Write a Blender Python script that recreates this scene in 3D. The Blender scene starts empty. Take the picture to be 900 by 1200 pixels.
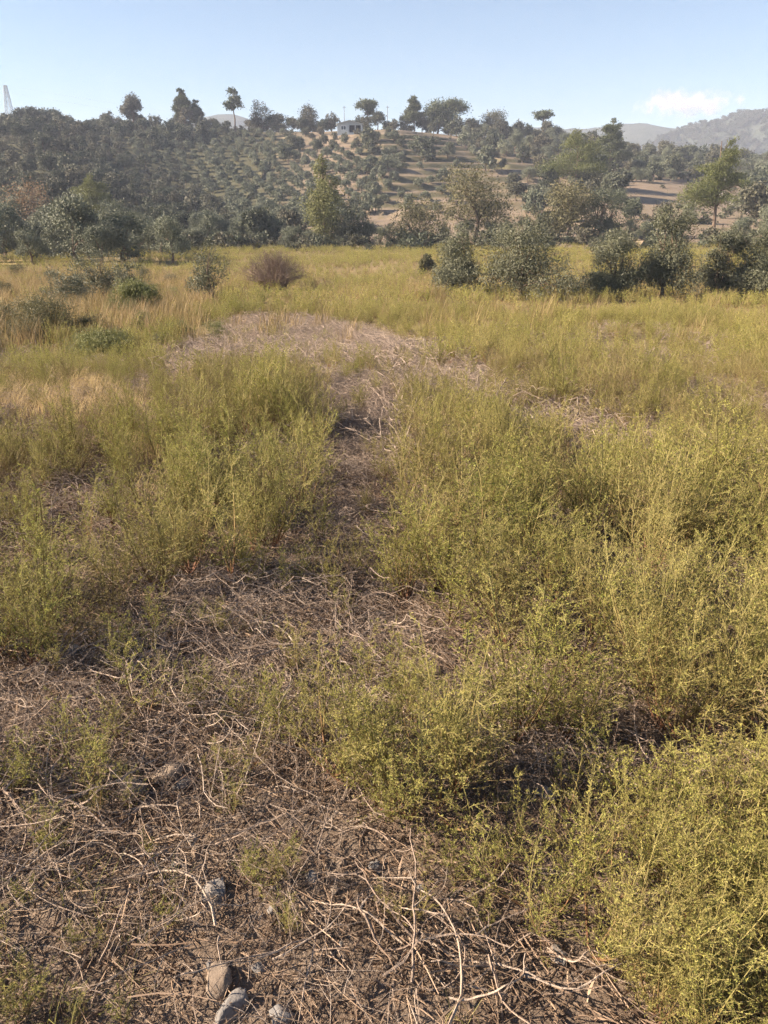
import bpy, math, random
import numpy as np

# ------------------------------------------------------------------ camera, sky, sun, exposure
scene = bpy.context.scene
COL = scene.collection
W0, H0, F = 900.0, 1200.0, 906.0
CAM_Z = 1.6
PITCH = math.atan(350.0 / F)

cam_d = bpy.data.cameras.new('camera')
cam = bpy.data.objects.new('camera', cam_d)
COL.objects.link(cam)
cam.location = (0, 0, CAM_Z)
cam.rotation_euler = (math.radians(90) - PITCH, 0, 0)
cam_d.sensor_fit = 'VERTICAL'
cam_d.sensor_height = 24.0
cam_d.lens = 24.0 * F / H0
cam_d.clip_start = 0.05
cam_d.clip_end = 20000
scene.camera = cam

SUN_AZ = math.radians(-92)      # from +Y (view direction), negative = to the left
SUN_EL = math.radians(28)
world = bpy.data.worlds.new('World')
scene.world = world
world.use_nodes = True
wn = world.node_tree
bg = wn.nodes['Background']
sky = wn.nodes.new('ShaderNodeTexSky')
sky.sky_type = 'NISHITA'
sky.sun_disc = False
sky.sun_elevation = SUN_EL
sky.sun_rotation = SUN_AZ
sky.altitude = 50
sky.air_density = 1.0
sky.dust_density = 0.35
sky.ozone_density = 2.6
wn.links.new(sky.outputs[0], bg.inputs[0])
bg.inputs[1].default_value = 0.043

sun_d = bpy.data.lights.new('sun', 'SUN')
sun_d.energy = 5.0
sun_d.angle = math.radians(0.55)
sun_d.color = (1.0, 0.82, 0.62)
sun = bpy.data.objects.new('sun', sun_d)
COL.objects.link(sun)
# direction towards the sun
sv = (math.sin(SUN_AZ) * math.cos(SUN_EL), math.cos(SUN_AZ) * math.cos(SUN_EL), math.sin(SUN_EL))
from mathutils import Vector
sun.rotation_euler = Vector(sv).to_track_quat('Z', 'Y').to_euler()
sun.location = (-30, 10, 40)

vs = scene.view_settings
vs.view_transform = 'Standard'
vs.look = 'None'
vs.exposure = 2.0
vs.gamma = 1
vs.use_curve_mapping = False
scene.cycles.max_bounces = 5
scene.cycles.diffuse_bounces = 2
scene.cycles.glossy_bounces = 2
scene.cycles.transmission_bounces = 4
scene.cycles.volume_bounces = 2
scene.cycles.transparent_max_bounces = 8
scene.cycles.use_denoising = True
scene.cycles.denoising_prefilter = 'NONE'
scene.cycles.use_adaptive_sampling = True
scene.cycles.adaptive_threshold = 0.02
scene.cycles.use_light_tree = False

# ------------------------------------------------------------------ helpers
rng = np.random.default_rng(7)


def lin(r, g, b):
    f = lambda c: ((c / 255 + .055) / 1.055) ** 2.4 if c > 10 else c / 255 / 12.92
    return (f(r), f(g), f(b), 1.0)


def _hash(ix, iy, s):
    n = (ix.astype(np.int64) * 374761393 + iy.astype(np.int64) * 668265263 + s * 1442695041) & 0xFFFFFFFF
    n = ((n ^ (n >> 13)) * 1274126177) & 0xFFFFFFFF
    n = n ^ (n >> 16)
    return (n & 0xFFFFFF) / float(0xFFFFFF)


def vnoise(x, y, seed=0):
    x = np.asarray(x, float); y = np.asarray(y, float)
    ix = np.floor(x); iy = np.floor(y)
    fx = x - ix; fy = y - iy
    fx = fx * fx * (3 - 2 * fx); fy = fy * fy * (3 - 2 * fy)
    a = _hash(ix, iy, seed); b = _hash(ix + 1, iy, seed)
    c = _hash(ix, iy + 1, seed); d = _hash(ix + 1, iy + 1, seed)
    return (a * (1 - fx) + b * fx) * (1 - fy) + (c * (1 - fx) + d * fx) * fy


def fbm(x, y, seed=0, oct=4):
    v = 0; a = 0.5; t = 0
    for o in range(oct):
        v = v + a * vnoise(np.asarray(x) * 2 ** o, np.asarray(y) * 2 ** o, seed + o * 17)
        t += a; a *= .5
    return v / t


CP, SP = math.cos(PITCH), math.sin(PITCH)


def pix_dir(px, row):
    a = (px - 450.0) / F
    b = (600.0 - row) / F
    return np.array([a, CP + b * SP, -SP + b * CP])


def at(px, row, y):
    """the point at depth y that the photograph shows at (px, row)"""
    d = pix_dir(px, row)
    t = y / d[1]
    return np.array([d[0] * t, y, CAM_Z + d[2] * t])


def to_pix(x, y, z):
    x = np.asarray(x, float); y = np.asarray(y, float); z = np.asarray(z, float) - CAM_Z
    dep = y * CP - z * SP
    up = y * SP + z * CP
    dep = np.where(dep < 1e-3, 1e-3, dep)
    return 450 + F * x / dep, 600 - F * up / dep


# ------------------------------------------------------------------ terrain function
NEAR_Y = np.array([-60, 3, 8, 20, 36, 50, 90, 4000])
NEAR_Z = np.array([0, 0, -.25, -1.05, -1.95, -2.1, -2.2, -2.2])
HILL = {
    -600: [(85, 305), (110, 292), (150, 258), (200, 215), (250, 180), (290, 158)],
    -100: [(85, 303), (110, 288), (150, 250), (200, 205), (250, 170), (285, 152)],
    55: [(85, 300), (110, 278), (150, 232), (190, 192), (225, 168), (285, 152)],
    110: [(85, 298), (110, 285), (150, 250), (190, 212), (230, 180), (285, 151)],
    230: [(85, 297), (110, 288), (150, 268), (190, 240), (230, 203), (285, 152)],
    330: [(85, 296), (105, 290), (130, 274), (170, 246), (210, 211), (250, 178), (285, 153)],
    450: [(85, 296), (100, 290), (140, 262), (180, 226), (220, 189), (262, 154), (290, 152)],
    600: [(85, 296), (100, 287), (140, 258), (180, 224), (220, 196), (270, 168), (300, 161)],
    750: [(80, 298), (110, 272), (150, 246), (185, 216), (230, 204), (300, 182)],
    900: [(80, 298), (100, 280), (150, 248), (200, 226), (250, 210), (320, 190)],
    1500: [(80, 298), (100, 280), (150, 250), (200, 228), (250, 212), (320, 192)],
}
HU, HD = [], np.array([85, 92, 100, 110, 120, 130, 140, 150, 160, 170, 180, 190, 200, 210, 220, 230, 240, 250, 260, 270, 280, 290, 305, 330, 380, 470, 600, 900, 1400, 4000], float)
HT = []
for px in sorted(HILL):
    pts = HILL[px]
    ds = [p[0] for p in pts]; zs = [at(px, p[1], p[0])[2] for p in pts]
    zc = zs[-1]; dc = ds[-1]
    ds = ds + [dc + 25, dc + 60, dc + 200, 1400, 4000]
    zs = zs + [zc + .3, zc - 3, zc - 9, 8, 8]
    HT.append(np.interp(HD, ds, zs))
    HU.append(pix_dir(px, 230)[0] / pix_dir(px, 230)[1])
HU = np.array(HU); HT = np.array(HT)


def zfun(x, y, fine=True):
    x = np.asarray(x, float); y = np.asarray(y, float)
    zn = np.interp(y, NEAR_Y, NEAR_Z)
    # a low swale on the left of the field
    zn = zn - .35 * np.exp(-((x + 6.5) / 3.0) ** 2 - ((y - 13) / 5.0) ** 2)
    zn = zn + (fbm(x * .12, y * .12, 3) - .5) * .5 * np.clip((np.hypot(x, y) - 5) / 15, 0, 1)
    if fine:
        zn = zn + (fbm(x * 1.3, y * 1.3, 5) - .5) * .10 + (fbm(x * 7, y * 7, 9, 3) - .5) * .035
    ys = np.maximum(y, 40.)
    u = x / ys
    k = np.clip(np.searchsorted(HU, u) - 1, 0, len(HU) - 2)
    fu = np.clip((u - HU[k]) / (HU[k + 1] - HU[k]), 0, 1)
    fu = fu * fu * (3 - 2 * fu) * .6 + fu * .4
    yd = np.clip(y, HD[0], HD[-1])
    j = np.clip(np.searchsorted(HD, yd) - 1, 0, len(HD) - 2)
    fd = (yd - HD[j]) / (HD[j + 1] - HD[j])
    zh = ((HT[k, j] * (1 - fd) + HT[k, j + 1] * fd) * (1 - fu) + (HT[k + 1, j] * (1 - fd) + HT[k + 1, j + 1] * fd) * fu)
    zh = zh + (fbm(x * .03, y * .03, 21) - .5) * 2.5 * np.clip((y - 100) / 60, 0, 1)
    # terraces cut into the middle of the hillside
    m = np.clip((u - (-.05)) / .03, 0, 1) * np.clip((.24 - u) / .04, 0, 1) * np.clip((y - 118) / 12, 0, 1) * np.clip((285 - y) / 12, 0, 1)
    zz = zh + (fbm(x * .05, y * .02, 33) - .5) * 1.0
    st = 2.0
    q = zz / st
    fq = q - np.floor(q)
    zt = (np.floor(q) + np.clip((fq - .74) / .26, 0, 1)) * st * .9 + q * st * .1
    zh = zh * (1 - m) + (zt + (zh - zz)) * m
    w = np.clip((y - 84) / 18, 0, 1)
    w = w * w * (3 - 2 * w)
    return zn * (1 - w) + zh * w


def zf(x, y):
    return float(zfun(np.array([x]), np.array([y]))[0])


def ground_at(px, row):
    """march the photograph's ray down to the ground"""
    d = pix_dir(px, row)
    ys = np.concatenate([np.arange(.5, 40, .02), np.arange(40, 320, .25)])
    t = ys / d[1]
    gz = zfun(d[0] * t, ys)
    rz = CAM_Z + d[2] * t
    hit = np.nonzero(rz <= gz)[0]
    i = hit[0] if len(hit) else len(ys) - 1
    return float(d[0] * t[i]), float(ys[i]), float(gz[i])


# ------------------------------------------------------------------ mesh building
class Buf:
    def __init__(self):
        self.v = []; self.f = []; self.m = []; self.t = []; self.n = 0

    def add(self, v, f, mat=0, tint=0.0):
        v = np.asarray(v, float).reshape(-1, 3); f = np.asarray(f, int).reshape(-1, 3)
        self.v.append(v); self.f.append(f + self.n); self.n += len(v)
        self.m.append(np.full(len(f), mat, np.int32))
        self.t.append(np.broadcast_to(np.asarray(tint, float), (len(v),)))

    def tube(self, pts, rad, sides=4, mat=0, tint=0.0, cap=False):
        pts = np.asarray(pts, float); n = len(pts)
        rad = np.broadcast_to(np.asarray(rad, float), (n,))
        d = np.gradient(pts, axis=0)
        d /= np.linalg.norm(d, axis=1)[:, None] + 1e-9
        ref = np.array([0.31, 0.17, 1.0]) if abs(d[:, 2].mean()) < .8 else np.array([1.0, .23, .11])
        a = np.cross(d, ref); a /= np.linalg.norm(a, axis=1)[:, None] + 1e-9
        b = np.cross(d, a)
        th = np.arange(sides) * 2 * math.pi / sides
        ring = pts[:, None, :] + rad[:, None, None] * (np.cos(th)[None, :, None] * a[:, None, :] + np.sin(th)[None, :, None] * b[:, None, :])
        i = np.arange(n - 1)[:, None] * sides; s = np.arange(sides)[None, :]; s2 = (s + 1) % sides
        q = np.stack([i + s, i + s2, i + sides + s2, i + sides + s], -1).reshape(-1, 4)
        f = np.concatenate([q[:, [0, 1, 2]], q[:, [0, 2, 3]]])
        if cap:
            f = np.concatenate([f, [[0, k + 1, k] for k in range(1, sides - 1)], [[(n - 1) * sides, (n - 1) * sides + k, (n - 1) * sides + k + 1] for k in range(1, sides - 1)]])
        tt = tint if np.ndim(tint) == 0 else np.repeat(np.asarray(tint), sides)
        self.add(ring.reshape(-1, 3), f, mat, tt)

    def leaves(self, base, d, length, width, nrm, mat=0, tint=0.0, mid=.45):
        """diamond blades: base point, direction, length, width, a side reference"""
        base = np.asarray(base, float); N = len(base)
        if N == 0: return
        d = d / (np.linalg.norm(d, axis=1)[:, None] + 1e-9)
        s = np.cross(d, nrm); s /= np.linalg.norm(s, axis=1)[:, None] + 1e-9
        up = np.cross(s, d)
        length = np.broadcast_to(length, (N,))[:, None]; width = np.broadcast_to(width, (N,))[:, None]
        p0 = base; p2 = base + d * length - up * length * .08
        c = base + d * length * mid + up * length * .06
        p1 = c + s * width * .5; p3 = c - s * width * .5
        v = np.stack([p0, p1, p2, p3], 1).reshape(-1, 3)
        o = np.arange(N)[:, None] * 4
        f = np.concatenate([o + np.array([[0, 1, 2]]), o + np.array([[0, 2, 3]])])
        tt = tint if np.ndim(tint) == 0 else np.repeat(np.asarray(tint), 4)
        self.add(v, f, mat, tt)

    def box(self, x0, x1, y0, y1, z0, z1, mat=0):
        v = [(x, y, z) for z in (z0, z1) for y in (y0, y1) for x in (x0, x1)]
        f = [(0, 2, 3), (0, 3, 1), (4, 5, 7), (4, 7, 6), (0, 1, 5), (0, 5, 4), (2, 6, 7), (2, 7, 3), (0, 4, 6), (0, 6, 2), (1, 3, 7), (1, 7, 5)]
        self.add(v, f, mat)

    def mesh(self, name, mats, smooth=False):
        v = np.concatenate(self.v); f = np.concatenate(self.f); m = np.concatenate(self.m); t = np.concatenate(self.t)
        me = bpy.data.meshes.new(name)
        me.vertices.add(len(v)); me.vertices.foreach_set('co', v.astype(np.float32).ravel())
        me.loops.add(len(f) * 3); me.loops.foreach_set('vertex_index', f.astype(np.int32).ravel())
        me.polygons.add(len(f))
        me.polygons.foreach_set('loop_start', np.arange(len(f), dtype=np.int32) * 3)
        me.polygons.foreach_set('loop_total', np.full(len(f), 3, np.int32))
        me.polygons.foreach_set('material_index', m)
        me.polygons.foreach_set('use_smooth', np.full(len(f), smooth))
        a = me.attributes.new('tint', 'FLOAT', 'POINT'); a.data.foreach_set('value', t.astype(np.float32))
        me.update(calc_edges=True)
        for x in (mats if isinstance(mats, (list, tuple)) else [mats]): me.materials.append(x)
        return me


def obj(name, me, parent=None, loc=None, rot=None, scale=None):
    o = bpy.data.objects.new(name, me)
    COL.objects.link(o)
    if parent: o.parent = parent
    if loc is not None: o.location = loc
    if rot is not None: o.rotation_euler = rot
    if scale is not None: o.scale = scale if hasattr(scale, '__len__') else (scale,) * 3
    return o


def tag(o, label, cat=None, group=None, kind=None):
    if label: o['label'] = label
    if cat: o['category'] = cat
    if group: o['group'] = group
    if kind: o['kind'] = kind
    return o


# ------------------------------------------------------------------ materials
def new_mat(name):
    m = bpy.data.materials.new(name); m.use_nodes = True
    return m, m.node_tree, m.node_tree.nodes, m.node_tree.links, m.node_tree.nodes['Principled BSDF']


def ramp(nt, fac, stops):
    r = nt.nodes.new('ShaderNodeValToRGB')
    e = r.color_ramp.elements
    e[0].position, e[0].color = stops[0]
    e[1].position, e[1].color = stops[-1]
    for p, c in stops[1:-1]:
        x = e.new(p); x.color = c
    nt.links.new(fac, r.inputs[0])
    return r.outputs[0]


def mixc(nt, fac, a, b, mode='MIX'):
    n = nt.nodes.new('ShaderNodeMix'); n.data_type = 'RGBA'; n.blend_type = mode
    for s, v in ((n.inputs[0], fac), (n.inputs[6], a), (n.inputs[7], b)):
        if hasattr(v, 'is_linked'): nt.links.new(v, s)
        else: s.default_value = v
    return n.outputs[2]


def noise(nt, scale, detail=3, vec=None, rough=.55):
    n = nt.nodes.new('ShaderNodeTexNoise'); n.inputs['Scale'].default_value = scale
    n.inputs['Detail'].default_value = detail; n.inputs['Roughness'].default_value = rough
    if vec is not None: nt.links.new(vec, n.inputs['Vector'])
    return n.outputs['Fac']


def position(nt):
    return nt.nodes.new('ShaderNodeNewGeometry').outputs['Position']


def leaf_mat(name, c1, c2, c3, trans=.3, nscale=.4, rough=.55, tintcol=None):
    """foliage: patches of c1/c2 across the place, c3 by plant, tint attribute = older wood-side leaves"""
    m, nt, N, L, P = new_mat(name)
    pos = position(nt)
    n1 = noise(nt, nscale, 3, pos)
    col = ramp(nt, n1, [(.35, c1), (.65, c2)])
    oi = N.new('ShaderNodeObjectInfo')
    r1 = ramp(nt, oi.outputs['Random'], [(.35, (0, 0, 0, 1)), (1.0, (.8, .8, .8, 1))])
    col = mixc(nt, r1, col, c3)
    hs = N.new('ShaderNodeHueSaturation')
    mr = N.new('ShaderNodeMapRange'); mr.inputs[3].default_value = .75; mr.inputs[4].default_value = 1.25
    n2 = noise(nt, 9.0 if nscale > .2 else 1.1, 2, pos)
    L.new(n2, mr.inputs[0]); mr.inputs[1].default_value = .3; mr.inputs[2].default_value = .7
    L.new(mr.outputs[0], hs.inputs['Value']); L.new(col, hs.inputs['Color'])
    col = hs.outputs[0]
    if tintcol:
        a = N.new('ShaderNodeAttribute'); a.attribute_name = 'tint'
        green = mixc(nt, 1.0, col, (.66, .80, .72, 1), 'MULTIPLY')
        col = mixc(nt, ramp(nt, a.outputs['Fac'], [(0, (0, 0, 0, 1)), (.5, (1, 1, 1, 1))]), col, green)
        col = mixc(nt, ramp(nt, a.outputs['Fac'], [(.5, (0, 0, 0, 1)), (1, (1, 1, 1, 1))]), col, tintcol)
    L.new(col, P.inputs['Base Color'])
    P.inputs['Roughness'].default_value = rough
    P.inputs['Specular IOR Level'].default_value = .3
    tr = N.new('ShaderNodeBsdfTranslucent'); L.new(col, tr.inputs['Color'])
    mx = N.new('ShaderNodeMixShader'); mx.inputs[0].default_value = trans
    L.new(P.outputs[0], mx.inputs[1]); L.new(tr.outputs[0], mx.inputs[2])
    L.new(mx.outputs[0], N['Material Output'].inputs['Surface'])
    return m


def plain_mat(name, c1, c2, scale=6, rough=.8, bump=.0, bscale=30, detail=4, tintcol=None, rnd=None):
    m, nt, N, L, P = new_mat(name)
    tc = N.new('ShaderNodeTexCoord')
    n1 = noise(nt, scale, detail, tc.outputs['Object'])
    col = ramp(nt, n1, [(.3, c1), (.7, c2)])
    if rnd:
        oi = N.new('ShaderNodeObjectInfo')
        col = mixc(nt, ramp(nt, oi.outputs['Random'], [(.2, (0, 0, 0, 1)), (1, (.85, .85, .85, 1))]), col, rnd)
    if tintcol:
        a = N.new('ShaderNodeAttribute'); a.attribute_name = 'tint'
        col = mixc(nt, a.outputs['Fac'], col, tintcol)
    L.new(col, P.inputs['Base Color'])
    P.inputs['Roughness'].default_value = rough
    P.inputs['Specular IOR Level'].default_value = .25
    if bump:
        b = N.new('ShaderNodeBump'); b.inputs['Strength'].default_value = bump; b.inputs['Distance'].default_value = .02
        L.new(noise(nt, bscale, 5, tc.outputs['Object']), b.inputs['Height']); L.new(b.outputs[0], P.inputs['Normal'])
    return m


M = {}
M['weed'] = leaf_mat('weed_leaf', (.345, .335, .088, 1), (.41, .37, .10, 1), (.40, .31, .13, 1), .38, .55, .6, (.19, .115, .055, 1))
M['weed_brown'] = leaf_mat('dry_weed_leaf', (.27, .19, .105, 1), (.33, .23, .13, 1), (.24, .17, .07, 1), .25, .55, .7, (.19, .115, .075, 1))
M['weed_stem'] = plain_mat('weed_stem', (.16, .14, .05, 1), (.22, .185, .07, 1), 12, .7, tintcol=(.16, .07, .045, 1))
M['twig'] = plain_mat('dry_twig', (.25, .195, .155, 1), (.44, .36, .29, 1), 40, .9, .5, 90, tintcol=(.17, .12, .092, 1), rnd=(.32, .27, .23, 1))
M['twig_grey'] = plain_mat('dry_twig_grey', (.30, .235, .19, 1), (.46, .385, .32, 1), 10, .85, tintcol=(.17, .125, .095, 1), rnd=(.36, .29, .24, 1))
M['straw'] = plain_mat('straw_litter', (.24, .165, .115, 1), (.40, .30, .21, 1), 25, .85, tintcol=(.10, .064, .045, 1), rnd=(.26, .19, .14, 1))
M['drygrass'] = leaf_mat('dry_grass_blade', (.27, .205, .095, 1), (.32, .235, .13, 1), (.25, .20, .08, 1), .3, .5, .7)
M['flaregrass'] = leaf_mat('flare_grass_blade', (.50, .38, .20, 1), (.56, .42, .22, 1), (.45, .36, .16, 1), .35, .5, .7)  # bright straw tone, stands in for the lens flare streak
M['greengrass'] = leaf_mat('green_grass_blade', (.14, .17, .04, 1), (.24, .22, .06, 1), (.30, .25, .10, 1), .3, .8, .6)
M['olive'] = leaf_mat('olive_leaf', (.105, .113, .072, 1), (.15, .155, .10, 1), (.12, .125, .08, 1), .10, .25, .5)
M['olive_far'] = leaf_mat('hill_olive_leaf', (.115, .13, .09, 1), (.165, .18, .125, 1), (.10, .115, .08, 1), .12, .06, .6)
M['evergreen'] = leaf_mat('evergreen_leaf', (.062, .076, .05, 1), (.095, .105, .068, 1), (.10, .09, .062, 1), .12, .05, .6)
M['pine'] = leaf_mat('pine_needle', (.10, .122, .045, 1), (.14, .155, .058, 1), (.115, .13, .05, 1), .25, .1, .6)
M['pine_dark'] = leaf_mat('dark_pine_needle', (.075, .095, .05, 1), (.11, .125, .065, 1), (.09, .105, .055, 1), .15, .1, .6)
M['poplar'] = leaf_mat('poplar_leaf', (.14, .155, .06, 1), (.19, .195, .08, 1), (.155, .16, .065, 1), .3, .2, .6)
M['autumn'] = leaf_mat('autumn_leaf', (.20, .14, .085, 1), (.25, .175, .11, 1), (.18, .135, .085, 1), .3, .2, .6)
M['browngreen'] = leaf_mat('brown_green_leaf', (.115, .112, .06, 1), (.155, .143, .075, 1), (.12, .115, .06, 1), .25, .2, .6)
M['shrub_brown'] = plain_mat('shrub_twig', (.17, .125, .10, 1), (.25, .185, .145, 1), 8, .85)
M['bark'] = plain_mat('bark', (.09, .065, .05, 1), (.17, .125, .095, 1), 9, .9, .4, 20)
M['stone'] = plain_mat('limestone', (.13, .118, .11, 1), (.21, .195, .185, 1), 1.6, .95, .22, 9, 8, rnd=(.17, .163, .16, 1))
M['stone_tan'] = plain_mat('tan_stone', (.13, .10, .078, 1), (.21, .17, .135, 1), 1.6, .95, .22, 9, 8, rnd=(.19, .145, .11, 1))


def soil_mat():
    m, nt, N, L, P = new_mat('soil')
    pos = position(nt)
    a = N.new('ShaderNodeAttribute'); a.attribute_name = 'zone'
    sep = N.new('ShaderNodeSeparateColor'); L.new(a.outputs['Color'], sep.inputs[0])
    n1 = noise(nt, 2.2, 6, pos, .65); n2 = noise(nt, 45, 5, pos, .7)
    near = ramp(nt, n1, [(.3, (.09, .066, .051, 1)), (.7, (.19, .148, .115, 1))])
    near = mixc(nt, ramp(nt, n2, [(.45, (0, 0, 0, 1)), (.75, (.7, .7, .7, 1))]), near, (.27, .215, .17, 1))
    n3 = noise(nt, .12, 6, pos, .65); n4 = noise(nt, .9, 4, pos, .7)
    field = ramp(nt, n3, [(.3, (.16, .125, .06, 1)), (.55, (.20, .155, .075, 1)), (.7, (.21, .15, .09, 1))])
    hill = ramp(nt, n3, [(.3, (.155, .122, .096, 1)), (.5, (.20, .158, .124, 1)), (.7, (.15, .128, .086, 1))])
    hill = mixc(nt, ramp(nt, n4, [(.45, (0, 0, 0, 1)), (.7, (.6, .6, .6, 1))]), hill, (.17, .135, .07, 1))
    c = mixc(nt, sep.outputs[1], near, field)
    c = mixc(nt, sep.outputs[0], c, hill)
    c = mixc(nt, sep.outputs[2], c, (.07, .068, .04, 1))  # wood floor, and the shade painted on the terrace steps
    L.new(c, P.inputs['Base Color']); P.inputs['Roughness'].default_value = .95; P.inputs['Specular IOR Level'].default_value = .1
    b = N.new('ShaderNodeBump'); b.inputs['Strength'].default_value = .7; b.inputs['Distance'].default_value = .02
    L.new(n2, b.inputs['Height']); L.new(b.outputs[0], P.inputs['Normal'])
    return m


# ------------------------------------------------------------------ the ground sheet
def axis(segs):
    out = [segs[0][0]]
    for a, b, s in segs:
        n = max(1, int(round((b - a) / s)))
        out += list(np.linspace(a, b, n + 1)[1:])
    return np.array(out)


def geo(a, b, s0, g):
    out = [a]; s = s0
    while out[-1] < b: out.append(out[-1] + s); s *= g
    return np.array(out)


xp = np.concatenate([np.arange(0, 2.6, .045), geo(2.6, 30, .06, 1.09), geo(31, 160, 2.6, 1.0), geo(163, 2200, 6, 1.18)])
xs = np.concatenate([-xp[::-1][:-1], xp])
yp = np.concatenate([[-600, -250, -100, -40, -15, -6, -3, -1.5], np.arange(-.8, 5, .05), geo(5, 40, .07, 1.055), geo(42, 100, 1.4, 1.0), np.arange(101, 292, .9), geo(293, 2500, 3, 1.12)])
yp = np.unique(yp)
X, Y = np.meshgrid(xs, yp)
Z = zfun(X, Y)
ny, nx = X.shape
gi = np.arange(ny * nx).reshape(ny, nx)
q = np.stack([gi[:-1, :-1], gi[:-1, 1:], gi[1:, 1:], gi[1:, :-1]], -1).reshape(-1, 4)
gb = Buf()
gb.add(np.stack([X, Y, Z], -1).reshape(-1, 3), np.concatenate([q[:, [0, 1, 2]], q[:, [0, 2, 3]]]))
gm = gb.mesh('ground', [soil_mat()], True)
gx, gr = to_pix(X, Y, Z)
zone = np.zeros((ny, nx, 4)); zone[..., 3] = 1
zone[..., 1] = np.clip((Y - 7) / 12, 0, 1)
zone[..., 0] = np.clip((Y - 86) / 8, 0, 1)
u_ = X / np.maximum(Y, 40)
wood = np.clip((-.07 - u_) / .08, 0, 1) * np.clip((Y - 100) / 10, 0, 1) + np.clip((Y - 240) / 30, 0, 1) * np.clip((u_ - .13) / .05, 0, 1)
wood = np.maximum(wood, np.clip((Y - 300) / 30, 0, 1))
# steep terrace steps painted dark: their shade stripes, together with bank scrub
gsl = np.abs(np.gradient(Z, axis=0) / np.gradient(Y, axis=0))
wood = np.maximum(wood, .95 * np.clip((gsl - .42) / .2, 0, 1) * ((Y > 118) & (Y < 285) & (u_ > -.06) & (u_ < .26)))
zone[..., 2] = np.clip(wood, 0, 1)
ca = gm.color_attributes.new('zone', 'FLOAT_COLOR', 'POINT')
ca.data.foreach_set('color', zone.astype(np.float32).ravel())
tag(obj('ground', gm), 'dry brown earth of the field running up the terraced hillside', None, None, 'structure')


# ------------------------------------------------------------------ plants: generators
def rand_dirs(r, n):
    v = r.normal(size=(n, 3)); return v / np.linalg.norm(v, axis=1)[:, None]


def weed_mesh(seed, h=.6, spread=.22, mains=7, sides=20, lv=12, lscale=1.0, sub=True, tube_sides=3):
    """an upright many-branched weed with small narrow leaves; returns (stems, foliage)"""
    r = np.random.default_rng(seed)
    st, fo = Buf(), Buf()
    fat = 1 if lscale < 1.5 else 1.5
    for k in range(mains):
        az = 2 * math.pi * (k + r.uniform(-.4, .4)) / mains
        out = spread * r.uniform(.25, 1.1) * (0.2 if k == 0 else 1)
        hh = h * r.uniform(.55, 1.0) * (1.05 if k == 0 else 1)
        n = 7
        t = np.linspace(0, 1, n)
        bend = r.normal(size=2) * .035
        px = np.cos(az) * out * t ** .8 + bend[0] * np.sin(t * 3.1)
        py = np.sin(az) * out * t ** .8 + bend[1] * np.sin(t * 2.7)
        P = np.stack([px, py, hh * (t * .85 + .15 * t ** 2)], 1)
        st.tube(P, np.linspace(.0036, .0009, n) * (.8 + .4 * h), tube_sides, 0, np.clip(1.1 - t * 1.6, 0, 1))
        ns = int(sides * r.uniform(.8, 1.2))
        for j in range(ns):
            tj = .12 + .87 * (j + r.uniform(0, 1)) / ns
            b = np.array([np.interp(tj, t, P[:, i]) for i in range(3)])
            a2 = r.uniform(0, 2 * math.pi)
            L = h * (.27 * (1 - tj) ** .8 + .055) * r.uniform(.55, 1.2)
            el = r.uniform(.35, 1.0)
            d = np.array([math.cos(a2) * math.cos(el), math.sin(a2) * math.cos(el), math.sin(el)])
            d[:2] += np.array([math.cos(az), math.sin(az)]) * .2
            m = 4; s = np.linspace(0, 1, m)
            wv = r.normal(size=3) * L * .10
            Q = b + d * L * s[:, None] + np.array([0, 0, 1.0]) * (L * .30) * (s ** 2)[:, None] + wv * np.sin(s * 3.1)[:, None]
            st.tube(Q, np.linspace(.0011, .0004, m) * (.8 + .4 * h) * fat, 3, 0, np.clip(.5 - tj, 0, 1) + 0 * s)
            dens = int(lv * (L / (.2 * h) * .6 + .5))
            tw = [(Q, dens)]
            if sub and L > .035:
                for c in range(int(r.integers(3, 6))):
                    tc = r.uniform(.2, .92)
                    b2 = np.array([np.interp(tc, s, Q[:, i]) for i in range(3)])
                    d2 = d + rand_dirs(r, 1)[0] * .95; d2[2] = abs(d2[2]) * .8 + .15; d2 /= np.linalg.norm(d2)
                    L2 = L * r.uniform(.2, .48)
                    Q2 = b2 + d2 * L2 * np.linspace(0, 1, 2)[:, None]
                    st.tube(Q2, np.array([.0007, .0004]) * (.8 + .4 * h), 3, 0, np.clip(.4 - tj, 0, 1))
                    tw.append((Q2, max(4, int(dens * .45))))
            for QQ, nl in tw:
                tl = r.uniform(.06, 1.03, nl)
                ss = np.linspace(0, 1, len(QQ))
                B = np.stack([np.interp(tl, ss, QQ[:, i]) for i in range(3)], 1)
                ax = (QQ[-1] - QQ[0]); ax /= np.linalg.norm(ax)
                D = ax * .55 + rand_dirs(r, nl) * .95 + np.array([0, 0, .2])
                Ln = r.uniform(.005, .0125, nl) * lscale * (1.15 - .45 * tl)
                zh = B[:, 2] / h
                old = .55 * (1 - tl) * r.uniform(.4, 1.2, nl) + np.clip((.34 - zh) * 2.2, 0, 1) * r.uniform(.2, 1.0, nl) - np.clip(zh - .6, 0, 1) * .4
                old = np.where(r.random(nl) < .05, .8, old)
                fo.leaves(B, D, Ln, Ln * r.uniform(.26, .40, nl) * fat, rand_dirs(r, nl), 0, np.clip(old, 0, 1))
    return st, fo


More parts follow.
